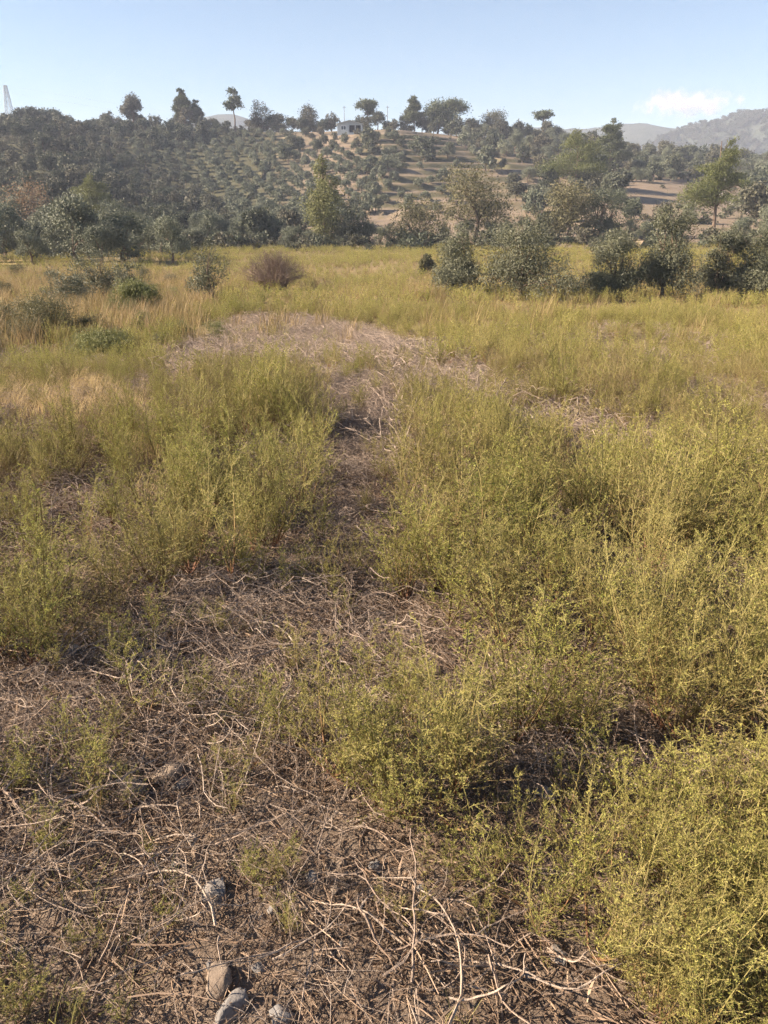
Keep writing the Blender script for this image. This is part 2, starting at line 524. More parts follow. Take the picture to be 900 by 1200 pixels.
def brush_mesh(seed, n=60, R=.4, zmax=.14, rad=.0022, upright=0.0, segs=8, stubs=True, Lr=(.18, .62), curl=.3):
    """a dead plant: a tangle of curved dry stems with forks and stubs"""
    r = np.random.default_rng(seed)
    b = Buf()

    def stem(p, az, el, L, rd, depth):
        m = segs if depth == 0 else max(4, segs - 3)
        pts = [p]; step = L / (m - 1)
        cur = r.normal() * curl; cv = r.normal() * .12
        for i in range(m - 1):
            az += cur * .5 + r.normal() * .16; el += cv + r.normal() * .12
            el = min(max(el, -.5), 1.35)
            d = np.array([math.cos(az) * math.cos(el), math.sin(az) * math.cos(el), math.sin(el)])
            q = pts[-1] + d * step
            if q[2] < .004: q[2] = .004 + r.uniform(0, .006); el = abs(el) * .5
            if q[2] > zmax * 1.2 and el > 0 and upright < .5: el *= -.5
            pts.append(q)
        pts = np.array(pts)
        rr = np.linspace(rd, rd * .45, m) * r.uniform(.8, 1.2, m)
        b.tube(pts, rr, 4, 0, r.uniform(0, .75) * np.ones(m), True)
        if stubs:
            k = int(L * 55)
            ts = r.uniform(0, 1, k); ss = np.linspace(0, 1, m)
            B = np.stack([np.interp(ts, ss, pts[:, i]) for i in range(3)], 1)
            b.leaves(B, rand_dirs(r, k), r.uniform(.003, .010, k), .0022, rand_dirs(r, k), 0, r.uniform(0, .6))
        if depth < 2 and r.random() < .75:
            for _ in range(int(r.integers(1, 4 if depth == 0 else 2))):
                i = int(r.integers(1, m - 1))
                stem(pts[i], az + r.normal() * .9, el + r.uniform(-.1, .5), L * r.uniform(.25, .6), rd * .62, depth + 1)

    for k in range(n):
        a = r.uniform(0, 2 * math.pi); q = R * math.sqrt(r.uniform(0, 1)) * .8
        p = np.array([math.cos(a) * q, math.sin(a) * q, r.uniform(.004, zmax * .7)])
        el = r.uniform(.0, .35) + upright * r.uniform(.3, 1.1)
        if upright > .5: p[2] = .0
        stem(p, r.uniform(0, 6.28), el, r.uniform(*Lr), rad * min(.35 + r.gamma(1.6, .32), 2.0), 0)
    return b


def litter_mesh(seed, n=330, R=.28):
    """straw ends, chips and leaf crumbs lying on the soil"""
    r = np.random.default_rng(seed); b = Buf()
    a = r.uniform(0, 6.28, n); q = R * np.sqrt(r.uniform(0, 1, n))
    P = np.stack([np.cos(a) * q, np.sin(a) * q, r.uniform(.001, .018, n)], 1)
    D = rand_dirs(r, n); D[:, 2] *= .35; 
    up = r.random(n) < .12; D[up, 2] = np.abs(D[up, 2]) + .8
    Ln = r.gamma(1.8, .011, n).clip(.005, .09)
    b.leaves(P, D, Ln, r.uniform(.0012, .0034, n), np.array([[0, 0, 1.0]]) + rand_dirs(r, n) * .5, 0, r.uniform(0, 1, n))
    for k in range(30):
        a = r.uniform(0, 6.28); d = np.array([math.cos(a), math.sin(a), r.uniform(-.1, .25)])
        p = np.array([r.normal() * R * .5, r.normal() * R * .5, .006]); L = r.uniform(.04, .2)
        s = np.linspace(0, 1, 4)[:, None]
        pts = p + d * L * s + np.array([-d[1], d[0], 0]) * L * r.normal() * .25 * s ** 2
        pts[:, 2] = np.maximum(pts[:, 2], .003)
        b.tube(pts, np.linspace(1, .6, 4) * r.uniform(.0008, .002), 3, 0, r.uniform(0, .9))
    return b


def grass_mesh(seed, n=40, R=.1, h=.3, w=.004, bend=.5):
    r = np.random.default_rng(seed); b = Buf()
    for k in range(n):
        a = r.uniform(0, 6.28); q = R * math.sqrt(r.uniform(0, 1)); L = h * r.uniform(.4, 1.1)
        p = np.array([math.cos(a) * q, math.sin(a) * q, 0]); a2 = r.uniform(0, 6.28)
        t = np.linspace(0, 1, 5)
        cx = bend * L * t ** 2 * r.uniform(.3, 1.2)
        c = p + np.stack([np.cos(a2) * cx, np.sin(a2) * cx, L * (t - .25 * bend * t ** 2)], 1)
        s = np.array([-math.sin(a2), math.cos(a2), 0]) * w * .5
        wd = (1 - t) ** .7 * .9 + .1
        v = np.concatenate([c + s * wd[:, None], c - s * wd[:, None]])
        f = []
        for i in range(4): f += [(i, i + 1, i + 6), (i, i + 6, i + 5)]
        b.add(v, f, 0, 0)
    return b


def stone_mesh(seed, sub=3, rough=.28, flat=.5):
    import bmesh
    r = np.random.default_rng(seed)
    bm = bmesh.new(); bmesh.ops.create_icosphere(bm, subdivisions=sub, radius=1)
    v = np.array([x.co[:] for x in bm.verts]); f = np.array([[y.index for y in x.verts] for x in bm.faces]); bm.free()
    # cut by random planes for angular faces
    for k in range(11):
        n = rand_dirs(r, 1)[0]; d = r.uniform(.62, .9)
        s = v @ n; over = np.maximum(s - d, 0); v = v - over[:, None] * n
    v *= 1 + (fbm(v[:, 0] * 2 + seed, v[:, 1] * 2 + v[:, 2] * 1.7, seed) - .5)[:, None] * rough
    if sub > 3: v *= 1 + (fbm(v[:, 0] * 7 + seed, v[:, 1] * 7 + v[:, 2] * 6, seed + 5, 4) - .5)[:, None] * .14
    v *= np.array([1.0, r.uniform(.65, .9), flat])
    b = Buf(); b.add(v, f); return b


def crown(b, r, blobs, clumps, per, leaf, aspect=.35, sig=.16, mat=0, flat=1.0, inner=.15):
    """leaf-sized faces gathered into clumps on the shells of the blobs"""
    w = np.array([x[1][0] * x[1][2] + x[1][0] * x[1][1] for x in blobs]); w = w / w.sum()
    for k in range(clumps):
        i = r.choice(len(blobs), p=w)
        c, rad = np.array(blobs[i][0]), np.array(blobs[i][1])
        d = rand_dirs(r, 1)[0]
        if d[2] < -.55: d[2] *= -.5
        q = r.uniform(.72, 1.05) if r.random() > inner else r.uniform(.3, .7)
        cc = c + d * rad * q
        n = int(per * r.uniform(.5, 1.4))
        rm = rad.mean()
        o = r.normal(size=(n, 3)) * rm * sig * r.uniform(.7, 1.35); o[:, 2] *= flat
        nr = d * 1.5 + rand_dirs(r, n)
        dd = rand_dirs(r, n) + d * .35 + np.array([0, 0, .2])
        L = leaf * r.uniform(.6, 1.35, n)
        b.leaves(cc + o, dd, L, L * aspect, nr, mat, r.uniform(0, .3))


def limbs(b, r, base, h, trunk_r, targets, mat=0, fork=.35, lean=(0, 0), sides=7):
    """tapered trunk that forks to the crown's blobs"""
    base = np.array(base, float)
    top = base + np.array([lean[0], lean[1], h * fork])
    t = np.linspace(0, 1, 5)[:, None]
    P = base + (top - base) * t + np.stack([np.sin(t[:, 0] * 3) * trunk_r * .5, np.cos(t[:, 0] * 4) * trunk_r * .4 - trunk_r * .4, 0 * t[:, 0]], 1)
    P[0, 2] -= trunk_r
    b.tube(P, np.linspace(trunk_r * 1.25, trunk_r * .75, 5), sides, mat)
    for c in targets:
        c = np.array(c, float); m = (P[-1] + c) / 2 + r.normal(size=3) * h * .03; m[2] += h * .02
        Q = np.array([P[-1] - (P[-1] - P[-2]) * .3, P[-1] * .6 + m * .4, m, m * .4 + c * .6, c])
        b.tube(Q, np.array([.62, .5, .36, .25, .1]) * trunk_r, max(4, sides - 2), mat)
        for _ in range(2):
            e = c + rand_dirs(r, 1)[0] * h * .14
            b.tube(np.array([m, (m + e) / 2 + r.normal(size=3) * h * .02, e]), np.array([.3, .2, .08]) * trunk_r, 4, mat)


def round_blobs(r, h, w, n, z0=.25):
    """uneven broad crown between z0*h and h, width w"""
    bl = []
    for k in range(n):
        a = 6.28 * k / n + r.uniform(-.5, .5); q = r.uniform(.12, .32) * w
        zc = h * r.uniform(z0 + .22, .78)
        rr = w * r.uniform(.2, .33)
        bl.append(((math.cos(a) * q, math.sin(a) * q, zc), (rr, rr, min(rr * r.uniform(.75, 1.1), h * .3))))
    bl.append(((r.normal() * .06 * w, r.normal() * .06 * w, h * .72), (w * .28, w * .28, h * .27)))
    return bl


def make_tree_meshes(kind, seed, h, w, detail=1.0, far=.24):
    """(trunk buffer, crown buffer, leaf material key)"""
    r = np.random.default_rng(seed)
    tb, cb = Buf(), Buf()
    D = detail
    if kind == 'olive':
        bl = round_blobs(r, h, w, 6, .0)
        bl += [((r.normal() * w * .2, r.normal() * w * .2, h * r.uniform(.14, .4)), (w * .32, w * .32, h * .24)) for _ in range(6)]
        limbs(tb, r, (0, 0, 0), h, .022 * h, [x[0] for x in bl], fork=.16)
        crown(cb, r, bl, int(640 * D ** .5), 32, .095, .36, .16, 0, 1.0, .3)
        # shoots sticking out of the outline
        n = int(150 * D)
        for k in range(n):
            i = r.integers(len(bl)); d = rand_dirs(r, 1)[0]; d[2] = abs(d[2]) * .8 + .1
            p = np.array(bl[i][0]) + d * np.array(bl[i][1]) * .95
            L = r.uniform(.12, .38) * h / 2.6; m = 12
            t = np.linspace(0, 1, m)[:, None]
            q = p + (d + np.array([0, 0, .5])) * L * t
            cb.leaves(q, rand_dirs(r, m) + d, r.uniform(.05, .09, m), .02, rand_dirs(r, m))
        return tb, cb, 'olive'
    if kind == 'sapling':
        bl = [((r.normal() * w * .18, r.normal() * w * .18, h * z), (w * q, w * q, h * .2)) for z, q in ((.3, .34), (.45, .38), (.62, .32), (.8, .2), (.35, .4))]
        limbs(tb, r, (0, 0, 0), h, .02 * h, [x[0] for x in bl], fork=.15)
        crown(cb, r, bl, int(150 * D), 22, .09, .36, .2)
        for k in range(60):
            a = r.uniform(0, 6.28); q = w * .45 * math.sqrt(r.random()); m = 16
            p = np.array([math.cos(a) * q, math.sin(a) * q, h * r.uniform(.3, .7)]); t = np.linspace(0, 1, m)[:, None]
            d = np.array([math.cos(a) * .35, math.sin(a) * .35, 1.0]) * h * r.uniform(.18, .34)
            cb.leaves(p + d * t, rand_dirs(r, m) * .8 + np.array([0, 0, .6]), r.uniform(.05, .09, m), .02, rand_dirs(r, m))
        return tb, cb, 'olive'
    if kind == 'pine':
        tiers = 8
        bl = []
        for k in range(tiers):
            z = h * (.34 + .60 * k / (tiers - 1)); rr = w * .5 * (1 - .72 * (k / (tiers - 1)) ** 1.4) * r.uniform(.75, 1.1)
            for j in range(4 if k < tiers - 2 else 2):
                a = r.uniform(0, 6.28); q = rr * r.uniform(.35, .8)
                bl.append(((math.cos(a) * q, math.sin(a) * q, z + r.normal() * h * .025), (rr * .48, rr * .48, h * .06)))
        tb.tube(np.stack([np.linspace(0, .03 * h, 7) * r.normal(), np.linspace(0, .02 * h, 7), np.linspace(-.3, h * .96, 7)], 1), np.linspace(.022 * h, .004 * h, 7), 7, 0)
        for c, _ in bl:
            tb.tube(np.array([[0, 0, c[2] - h * .06], [c[0] * .5, c[1] * .5, c[2] - h * .03], c]), np.array([.007, .005, .002]) * h, 4)
        crown(cb, r, bl, int(480 * D ** .5), 30, max(far * 1.5, .028 * h), .26, .30, 0, .6)
        return tb, cb, 'pine'
    if kind == 'tallpine':   # bare stem, small open head
        bl = []
        for k in range(7):
            a = r.uniform(0, 6.28); q = w * r.uniform(.08, .34)
            bl.append(((math.cos(a) * q, math.sin(a) * q, h * r.uniform(.55, .93)), (w * r.uniform(.16, .3), w * r.uniform(.16, .3), h * .07)))
        tb.tube(np.array([[0, 0, -.4], [.02 * h, 0, h * .3], [-.02 * h, 0, h * .55], [.03 * h, 0, h * .88]]), np.array([.022, .018, .014, .006]) * h, 6)
        for c, _ in bl:
            tb.tube(np.array([[0, 0, h * .5], [c[0] * .6, c[1] * .6, c[2] - h * .06], c]), np.array([.010, .007, .003]) * h, 4)
        crown(cb, r, bl, int(170 * D), 24, far * 1.3, .45, .34, 0, .7)
        return tb, cb, 'pine_dark'
    if kind == 'umbrella':
        bl = [((r.normal() * w * .22, r.normal() * w * .22, h * r.uniform(.80, .9)), (w * .26, w * .26, h * .08)) for _ in range(7)]
        tb.tube(np.array([[0, 0, -.4], [.02 * h, 0, h * .35], [0, 0, h * .7]]), np.array([.025, .02, .015]) * h, 6)
        for c, _ in bl:
            tb.tube(np.array([[0, 0, h * .62], [c[0] * .5, c[1] * .5, h * .75], c]), np.array([.012, .009, .004]) * h, 4)
        crown(cb, r, bl, int(170 * D), 24, far * 1.3, .45, .30, 0, .6)
        return tb, cb, 'pine_dark'
    if kind == 'poplar':
        bl = []
        for k in range(11):
            t = k / 10; rr = w * .5 * (math.sin(math.pi * min(1, .18 + .85 * t)) * .75 + .18) * r.uniform(.8, 1.1)
            a = r.uniform(0, 6.28)
            bl.append(((math.cos(a) * rr * .35, math.sin(a) * rr * .35, h * (.14 + .8 * t)), (rr * .75, rr * .75, h * .09)))
        tb.tube(np.stack([0 * np.linspace(0, 1, 6), .01 * h * np.sin(np.arange(6)), np.linspace(-.3, h * .95, 6)], 1), np.linspace(.018 * h, .003 * h, 6), 7)
        for c, _ in bl:
            tb.tube(np.array([[0, 0, c[2] - h * .08], c]), np.array([.006, .002]) * h, 4)
        crown(cb, r, bl, int(380 * D), 26, far, .6, .26)
        return tb, cb, 'poplar'
    if kind == 'round':
        bl = round_blobs(r, h, w, 8, .06)
        limbs(tb, r, (0, 0, 0), h, .028 * h, [x[0] for x in bl], fork=.3, lean=(.05 * h, 0))
        crown(cb, r, bl, int(340 * D ** .5), 28, far * 1.1, .6, .2)
        return tb, cb, 'browngreen'
    if kind == 'bush':
        bl = round_blobs(r, h, w, 6, -.1)
        bl += [((r.normal() * w * .25, r.normal() * w * .25, h * .25), (w * .26, w * .26, h * .25)) for _ in range(4)]
        limbs(tb, r, (0, 0, 0), h, .03 * h, [x[0] for x in bl], fork=.12)
        crown(cb, r, bl, int((300 if far > .15 else 560) * D ** .5), 26 if far > .15 else 40, min(max(far, .03 * h), .09 * h), .5, .2)
        return tb, cb, 'evergreen'
    if kind == 'bare':     # sparse autumn tree
        bl = round_blobs(r, h, w, 7, .1)
        limbs(tb, r, (0, 0, 0), h, .022 * h, [x[0] for x in bl] + [(x[0][0] * 1.5, x[0][1] * 1.5, x[0][2] * 1.15) for x in bl], fork=.2)
        crown(cb, r, bl, int(120 * D), 16, .26, .6, .28, 0, 1, .4)
        return tb, cb, 'autumn'


def crown_height(px, top_row, d, x, y):
    return at(px, top_row, d)[2] - zf(x, y)


def plant_tree(name, label, cat, kind, px, d, top_row, width_px, seed, leaf=None, detail=1.0, group=None, sink=0.0):
    p = at(px, 260, d); x, y = p[0], p[1]
    z = zf(x, y)
    h = at(px, top_row, d)[2] - z
    w = width_px * d / F * 1.06
    tb, cb, lk = make_tree_meshes(kind, seed, h, w, detail, max(.22, d * .0017) if d > 60 else max(.035, d * .0021))
    e = obj(name, None, None, (x, y, z - .04 - sink), (0, 0, 0))
    e.empty_display_size = .3
    obj('trunk', tb.mesh('trunk', [M['bark']], True), e)
    obj('crown', cb.mesh('crown', [M[leaf or lk]]), e)
    tag(e, label, cat, group)
    return e


def scatter(name, pts, rot, scl, idx, sources, label, kind='stuff'):
    """uncountable cover: copies of the given meshes on points, one object"""
    me = bpy.data.meshes.new(name)
    n = len(pts)
    me.vertices.add(n); me.vertices.foreach_set('co', np.asarray(pts, np.float32).ravel())
    a = me.attributes.new('rot', 'FLOAT_VECTOR', 'POINT'); a.data.foreach_set('vector', np.asarray(rot, np.float32).ravel())
    a = me.attributes.new('scl', 'FLOAT_VECTOR', 'POINT'); a.data.foreach_set('vector', np.asarray(scl, np.float32).ravel())
    a = me.attributes.new('idx', 'INT', 'POINT'); a.data.foreach_set('value', np.asarray(idx, np.int32))
    me.update()
    o = obj(name, me)
    ng = bpy.data.node_groups.new(name, 'GeometryNodeTree')
    ng.interface.new_socket('Geometry', in_out='INPUT', socket_type='NodeSocketGeometry')
    ng.interface.new_socket('Geometry', in_out='OUTPUT', socket_type='NodeSocketGeometry')
    N, L = ng.nodes, ng.links
    gi_, go = N.new('NodeGroupInput'), N.new('NodeGroupOutput')
    mp = N.new('GeometryNodeMeshToPoints'); L.new(gi_.outputs[0], mp.inputs['Mesh'])
    iop = N.new('GeometryNodeInstanceOnPoints'); L.new(mp.outputs[0], iop.inputs['Points'])
    jall = N.new('GeometryNodeJoinGeometry')
    for objs in sources:
        j = N.new('GeometryNodeJoinGeometry')
        for s in objs:
            oi = N.new('GeometryNodeObjectInfo'); oi.inputs['Object'].default_value = s; oi.transform_space = 'ORIGINAL'
            L.new(oi.outputs['Geometry'], j.inputs[0])
        g2 = N.new('GeometryNodeGeometryToInstance'); L.new(j.outputs[0], g2.inputs[0]); L.new(g2.outputs[0], jall.inputs[0])
    L.new(jall.outputs[0], iop.inputs['Instance']); iop.inputs['Pick Instance'].default_value = True

    def att(nm, ty):
        x = N.new('GeometryNodeInputNamedAttribute'); x.data_type = ty; x.inputs['Name'].default_value = nm
        return x.outputs['Attribute']
    L.new(att('idx', 'INT'), iop.inputs['Instance Index'])
    er = N.new('FunctionNodeEulerToRotation'); L.new(att('rot', 'FLOAT_VECTOR'), er.inputs[0]); L.new(er.outputs[0], iop.inputs['Rotation'])
    L.new(att('scl', 'FLOAT_VECTOR'), iop.inputs['Scale'])
    L.new(iop.outputs[0], go.inputs[0])
    md = o.modifiers.new('scatter', 'NODES'); md.node_group = ng
    tag(o, label, None, None, kind)
    return o


def in_poly(px, py, poly):
    px = np.asarray(px); py = np.asarray(py)
    c = np.zeros(px.shape, bool); n = len(poly)
    for i in range(n):
        x1, y1 = poly[i]; x2, y2 = poly[i - 1]
        hit = ((y1 > py) != (y2 > py)) & (px < (x2 - x1) * (py - y1) / (y2 - y1 + 1e-9) + x1)
        c ^= hit
    return c


def src(name, buf, mats, smooth=False):
    return bpy.data.objects.new(name, buf.mesh(name, mats, smooth))


# ------------------------------------------------------------------ far mountains
def mountain_mat():
    m, nt, N, L, P = new_mat('forested_mountain')
    pos = position(nt)
    c = ramp(nt, noise(nt, .05, 8, pos, .75), [(.3, (.03, .042, .028, 1)), (.6, (.05, .06, .04, 1)), (.8, (.08, .08, .055, 1))])
    L.new(c, P.inputs['Base Color']); P.inputs['Roughness'].default_value = 1
    b = N.new('ShaderNodeBump'); b.inputs['Strength'].default_value = 1; b.inputs['Distance'].default_value = 6
    L.new(noise(nt, .12, 5, pos, .7), b.inputs['Height']); L.new(b.outputs[0], P.inputs['Normal'])
    return m


MM = mountain_mat()


def mountain(name, d, prof, depth, seed, label):
    pxs = np.array([p[0] for p in prof], float); rows = np.array([p[1] for p in prof], float)
    us = np.linspace(pxs[0], pxs[-1], 220)
    rr = np.interp(us, pxs, rows)
    k = np.ones(7) / 7; rr = np.convolve(np.pad(rr, 3, mode='edge'), k, 'valid')
    crest = np.array([at(a, b, d) for a, b in zip(us, rr)])
    V = []
    ts = np.linspace(-1, 1, 41)
    for t in ts:
        y = crest[:, 1] + t * depth
        prof_z = 1 - np.abs(t) ** 1.25
        n = (fbm(crest[:, 0] * .012, y * .012, seed, 5) - .5) * 2
        base = -25.0
        x = crest[:, 0] + t * depth * .12 * np.sin(crest[:, 0] * .01)
        zz = base + (crest[:, 2] - base) * prof_z * (1 + .35 * n * min(1, abs(t) * 3)) + (fbm(crest[:, 0] * .07, y * .07, seed + 4, 3) - .5) * 5 * prof_z
        V.append(np.stack([x, y, zz], 1))
    V = np.array(V); a, b_, _ = V.shape
    g = np.arange(a * b_).reshape(a, b_)
    q = np.stack([g[:-1, :-1], g[:-1, 1:], g[1:, 1:], g[1:, :-1]], -1).reshape(-1, 4)
    b = Buf(); b.add(V.reshape(-1, 3), np.concatenate([q[:, [0, 1, 2]], q[:, [0, 2, 3]]]))
    tag(obj(name, b.mesh(name, [MM], True)), label, None, None, 'structure')
    return V


mountain('far_mountain', 1350, [(-500, 160), (100, 158), (215, 152), (240, 133), (262, 129), (285, 137), (330, 155), (520, 158), (590, 150), (620, 147), (650, 151), (690, 152), (715, 147), (745, 143), (770, 145), (790, 152), (850, 155), (1400, 150)], 330, 5, 'blue forested mountain range on the horizon')
VB = mountain('near_mountain', 1080, [(680, 195), (745, 178), (775, 162), (800, 152), (815, 145), (835, 148), (850, 140), (868, 133), (890, 131), (910, 134), (960, 128), (1050, 132), (1300, 165)], 260, 9, 'green forested mountain rising behind the hillside')

# ------------------------------------------------------------------ tree stock for the hillside
r0 = np.random.default_rng(11)


def far_mesh(kind, seed, h, w, clumps, per, leaf, mat, z0=.1):
    r = np.random.default_rng(seed)
    b = Buf()
    bl = round_blobs(r, h, w, 5, z0)
    limbs(b, r, (0, 0, 0), h, .035 * h, [x[0] for x in bl[:3]], mat=0, fork=.25, sides=5)
    crown(b, r, bl, clumps, per, leaf, .6, .17, 1, 1.0, .1)
    return b.mesh(kind, [M['bark'], mat])


OLIVES = [far_mesh('hill_olive', 100 + i, 3.7, 4.3, 90, 20, .40, M['olive_far'], .0) for i in range(7)]
EVERS = [far_mesh('hill_evergreen', 200 + i, 5.6, 5.8, 110, 22, .48, M['evergreen'], -.05) for i in range(7)]
GREYS = [far_mesh('belt_tree', 300 + i, 5.0, 5.0, 220, 30, .19, M['olive_far'], -.1) for i in range(5)]
SHRUBS = [far_mesh('hill_shrub', 400 + i, 1.6, 2.2, 40, 14, .26, M['evergreen'], -.2) for i in range(4)]


def put(name, me, x, y, s, label, cat, group, rz=None, sink=.05):
    o = obj(name, me, None, (x, y, zf(x, y) - sink), (0, 0, r0.uniform(0, 6.28) if rz is None else rz),
            (s * r0.uniform(.88, 1.14), s * r0.uniform(.88, 1.14), s * r0.uniform(.85, 1.15)))
    return tag(o, label, cat, group)


def xat(px, d):
    return at(px, 230, d)[0]


# orchard on the lit flank and the terraces below the house: olives in rows along the contour
spots = []
for d in np.arange(122, 282, 5.0):
    for x in np.arange(xat(150, d), xat(500, d), 4.0):
        xx, yy = x + r0.normal() * .4, d + r0.normal() * .45
        px, row = [float(v) for v in to_pix(xx, yy, zf(xx, yy))]
        if in_poly(np.array([px]), np.array([row]), [(150, 150), (330, 150), (335, 172), (470, 178), (474, 190), (440, 226), (425, 268), (270, 272), (262, 240), (225, 212), (150, 182)])[0] and r0.random() > .05:
            spots.append((yy, xx))
spots.sort()
OLB = 'small grey-green olive tree planted in rows on the hillside orchard'
for yy, xx in spots[:298]:
    put('olive_tree', OLIVES[r0.integers(7)], xx, yy, r0.uniform(.46, .70), OLB, 'olive tree', 'olive trees in the hillside orchard')
far_spots = np.array(spots[298:])
# sparse young olives on the bare terraces
for px, row, s in [(452, 183, .55), (470, 188, .6), (482, 176, .7), (430, 205, .8), (447, 200, .7), (462, 212, .6), (440, 228, .6), (452, 238, .5), (470, 232, .55), (478, 246, .7),
                   (492, 198, .5), (505, 215, .5), (520, 212, .8), (518, 228, .5), (535, 196, .5), (545, 212, .45), (500, 236, .55), (530, 240, .5), (490, 220, .6), (512, 250, .5),
                   (455, 222, .6), (468, 200, .6), (430, 240, .6), (440, 250, .7), (555, 182, .6), (588, 200, .6), (600, 215, .6), (610, 232, .6)]:
    x, y, z = ground_at(px, row)
    put('terrace_olive_tree', OLIVES[r0.integers(7)], x, y, s, 'thin young olive tree standing alone on the bare brown terraces', 'olive tree', 'young olive trees on the bare terraces')
# dark evergreens on the left slope
ne = 0
for d in np.arange(120, 300, 7.4):
    for x in np.arange(xat(-70, d), xat(345, d), 6.0):
        xx, yy = x + r0.normal() * 1.6, d + r0.normal() * 1.8
        px, row = [float(v) for v in to_pix(xx, yy, zf(xx, yy))]
        lim = np.interp(row, [140, 165, 182, 215, 260], [300, 255, 140, 222, 262])
        if px > lim or ne > 290: continue
        put('evergreen_tree', EVERS[r0.integers(7)], xx, yy, r0.uniform(.42, .98) * (1.0 if row < 172 else .8), 'dark bushy evergreen tree in the wood on the shaded slope below the pylon', 'tree', 'evergreen wood on the shaded slope')
        ne += 1
# hedge of trees along the crest, both sides of the house
for px in np.arange(300, 660, 9.0):
    if 398 < px < 424: continue
    d = r0.uniform(283, 300) if px < 560 else r0.uniform(288, 310)
    put('crest_tree', EVERS[r0.integers(7)], xat(px + r0.normal() * 3, d), d, r0.uniform(.6, 1.05), 'bushy dark tree in the row along the crest near the house', 'tree', 'trees along the crest')
# olive grove on the right-hand slope
for d in np.arange(150, 330, 8.6):
    for x in np.arange(xat(560, d), xat(960, d), 7.0):
        xx, yy = x + r0.normal() * 2.0, d + r0.normal() * 2.4
        px, row = [float(v) for v in to_pix(xx, yy, zf(xx, yy))]
        if px < 640 and d < 236 or (d < 196 and px < 640): continue
        if (row > 214 and not (px > 850 or px < 735)) or row > 238 or r0.random() < .10 or (800 < px < 870 and row > 210): continue
        g = r0.random() < .55
        put('grove_tree', (EVERS if g else GREYS)[r0.integers(5)], xx, yy, r0.uniform(.55, 1.05), 'grey-green tree in the loose grove on the slope below the mountain', 'tree', 'grove below the mountain')
for px, row, s in [(352, 172, .5), (366, 166, .45), (380, 172, .55), (392, 164, .4), (404, 168, .5), (418, 172, .45), (440, 168, .5), (455, 160, .45), (372, 178, .6), (470, 172, .45), (340, 166, .6), (358, 160, .5), (376, 158, .45), (390, 176, .5), (426, 163, .4)]:
    x, y, z = ground_at(px, row)
    put('meadow_shrub', EVERS[px % 7], x, y, s, 'low dark shrub on the dry meadow below the small house', 'shrub', 'shrubs on the meadow below the house')
for px, row, s, k in [(856, 226, .7, 0), (872, 222, .8, 1), (888, 228, .9, 2), (905, 222, .9, 3), (878, 240, .9, 4), (895, 246, 1.0, 0), (915, 240, 1.0, 1), (868, 256, .8, 2), (884, 262, .9, 3), (905, 262, .9, 4), (930, 255, 1.0, 0), (600, 222, .6, 1), (618, 214, .7, 2), (632, 206, .8, 3), (648, 226, .8, 4), (640, 240, .7, 0), (625, 232, .6, 1), (655, 248, .7, 2), (715, 236, .8, 3), (730, 224, .7, 4), (722, 250, .7, 0), (740, 258, .6, 1), (690, 222, .8, 2), (660, 210, .8, 3), (760, 214, .6, 4), (786, 213, .6, 0), (812, 214, .6, 1), (745, 214, .6, 2), (775, 262, .5, 3), (808, 262, .6, 4)]:
    x, y, z = ground_at(px, row)
    put('slope_tree', (EVERS if k % 2 else GREYS)[k], x, y, s, 'bushy grey-green tree around the tan clearing on the slope', 'tree', 'trees around the tan clearing')
# single dark olives on the terraces
for px, row, s, m in [(497, 190, 1.5, 0), (525, 186, 1.15, 1), (569, 200, 1.5, 1), (578, 176, 1.3, 0), (545, 172, 1.2, 1), (612, 190, 1.3, 0), (590, 182, 1.2, 1), (432, 176, 1.5, 0), (462, 168, 1.0, 1), (343, 178, 1.2, 0), (338, 192, 1.2, 0), (604, 236, 1.0, 0), (640, 225, 1.1, 0), (622, 252, 1.2, 1)]:
    x, y, z = ground_at(px, row)
    put('spreading_olive_tree', OLIVES[(px * 3) % 7] if m else EVERS[px % 7], x, y, s * (.95 if m else .7), 'full dark tree casting a shadow on the brown terraces', 'tree', 'full trees on the terraces')
# belt of grey trees where the field meets the hill
for k in range(46):
    px = -40 + k * 8.6 + r0.normal() * 4
    d = r0.uniform(90, 122) if px > 200 or k % 2 else r0.uniform(62, 84)
    if px > 345: continue
    put('belt_tree', GREYS[r0.integers(5)] if r0.random() < .75 or d < 86 else EVERS[r0.integers(7)], xat(px, d), d, r0.uniform(.55, .95) * (1 if px < 180 else .8), 'grey-green tree in the belt between the field and the slope', 'tree', 'belt of trees behind the field')
for px, d, s in [(402, 96, .55), (430, 97, .6), (445, 100, .5), (520, 101, .45), (545, 103, .5), (580, 104, .55), (595, 101, .5), (620, 104, .6), (640, 106, .55), (690, 104, .45), (720, 102, .5), (745, 100, .4), (760, 98, .45), (800, 100, .5), (880, 98, .6), (910, 100, .7), (470, 102, .4), (360, 95, .5), (340, 97, .5)]:
    put('belt_shrub', GREYS[r0.integers(5)], xat(px, d), d, s, 'low grey-green shrub tree at the foot of the terraces', 'tree', 'shrub trees at the foot of the terraces')

print('orchard', len(spots))
if len(far_spots):
  n = len(far_spots); fs = r0.uniform(.46, .70, n)
  scatter('distant_orchard', np.stack([far_spots[:, 1], far_spots[:, 0], zfun(far_spots[:, 1], far_spots[:, 0]) - .05], 1), np.stack([0 * fs, 0 * fs, r0.uniform(0, 6.28, n)], 1), np.stack([fs, fs, fs], 1), r0.integers(0, 7, n), [[bpy.data.objects.new('hill_olive', m)] for m in OLIVES], 'upper rows of small olive trees filling the orchard below the crest')
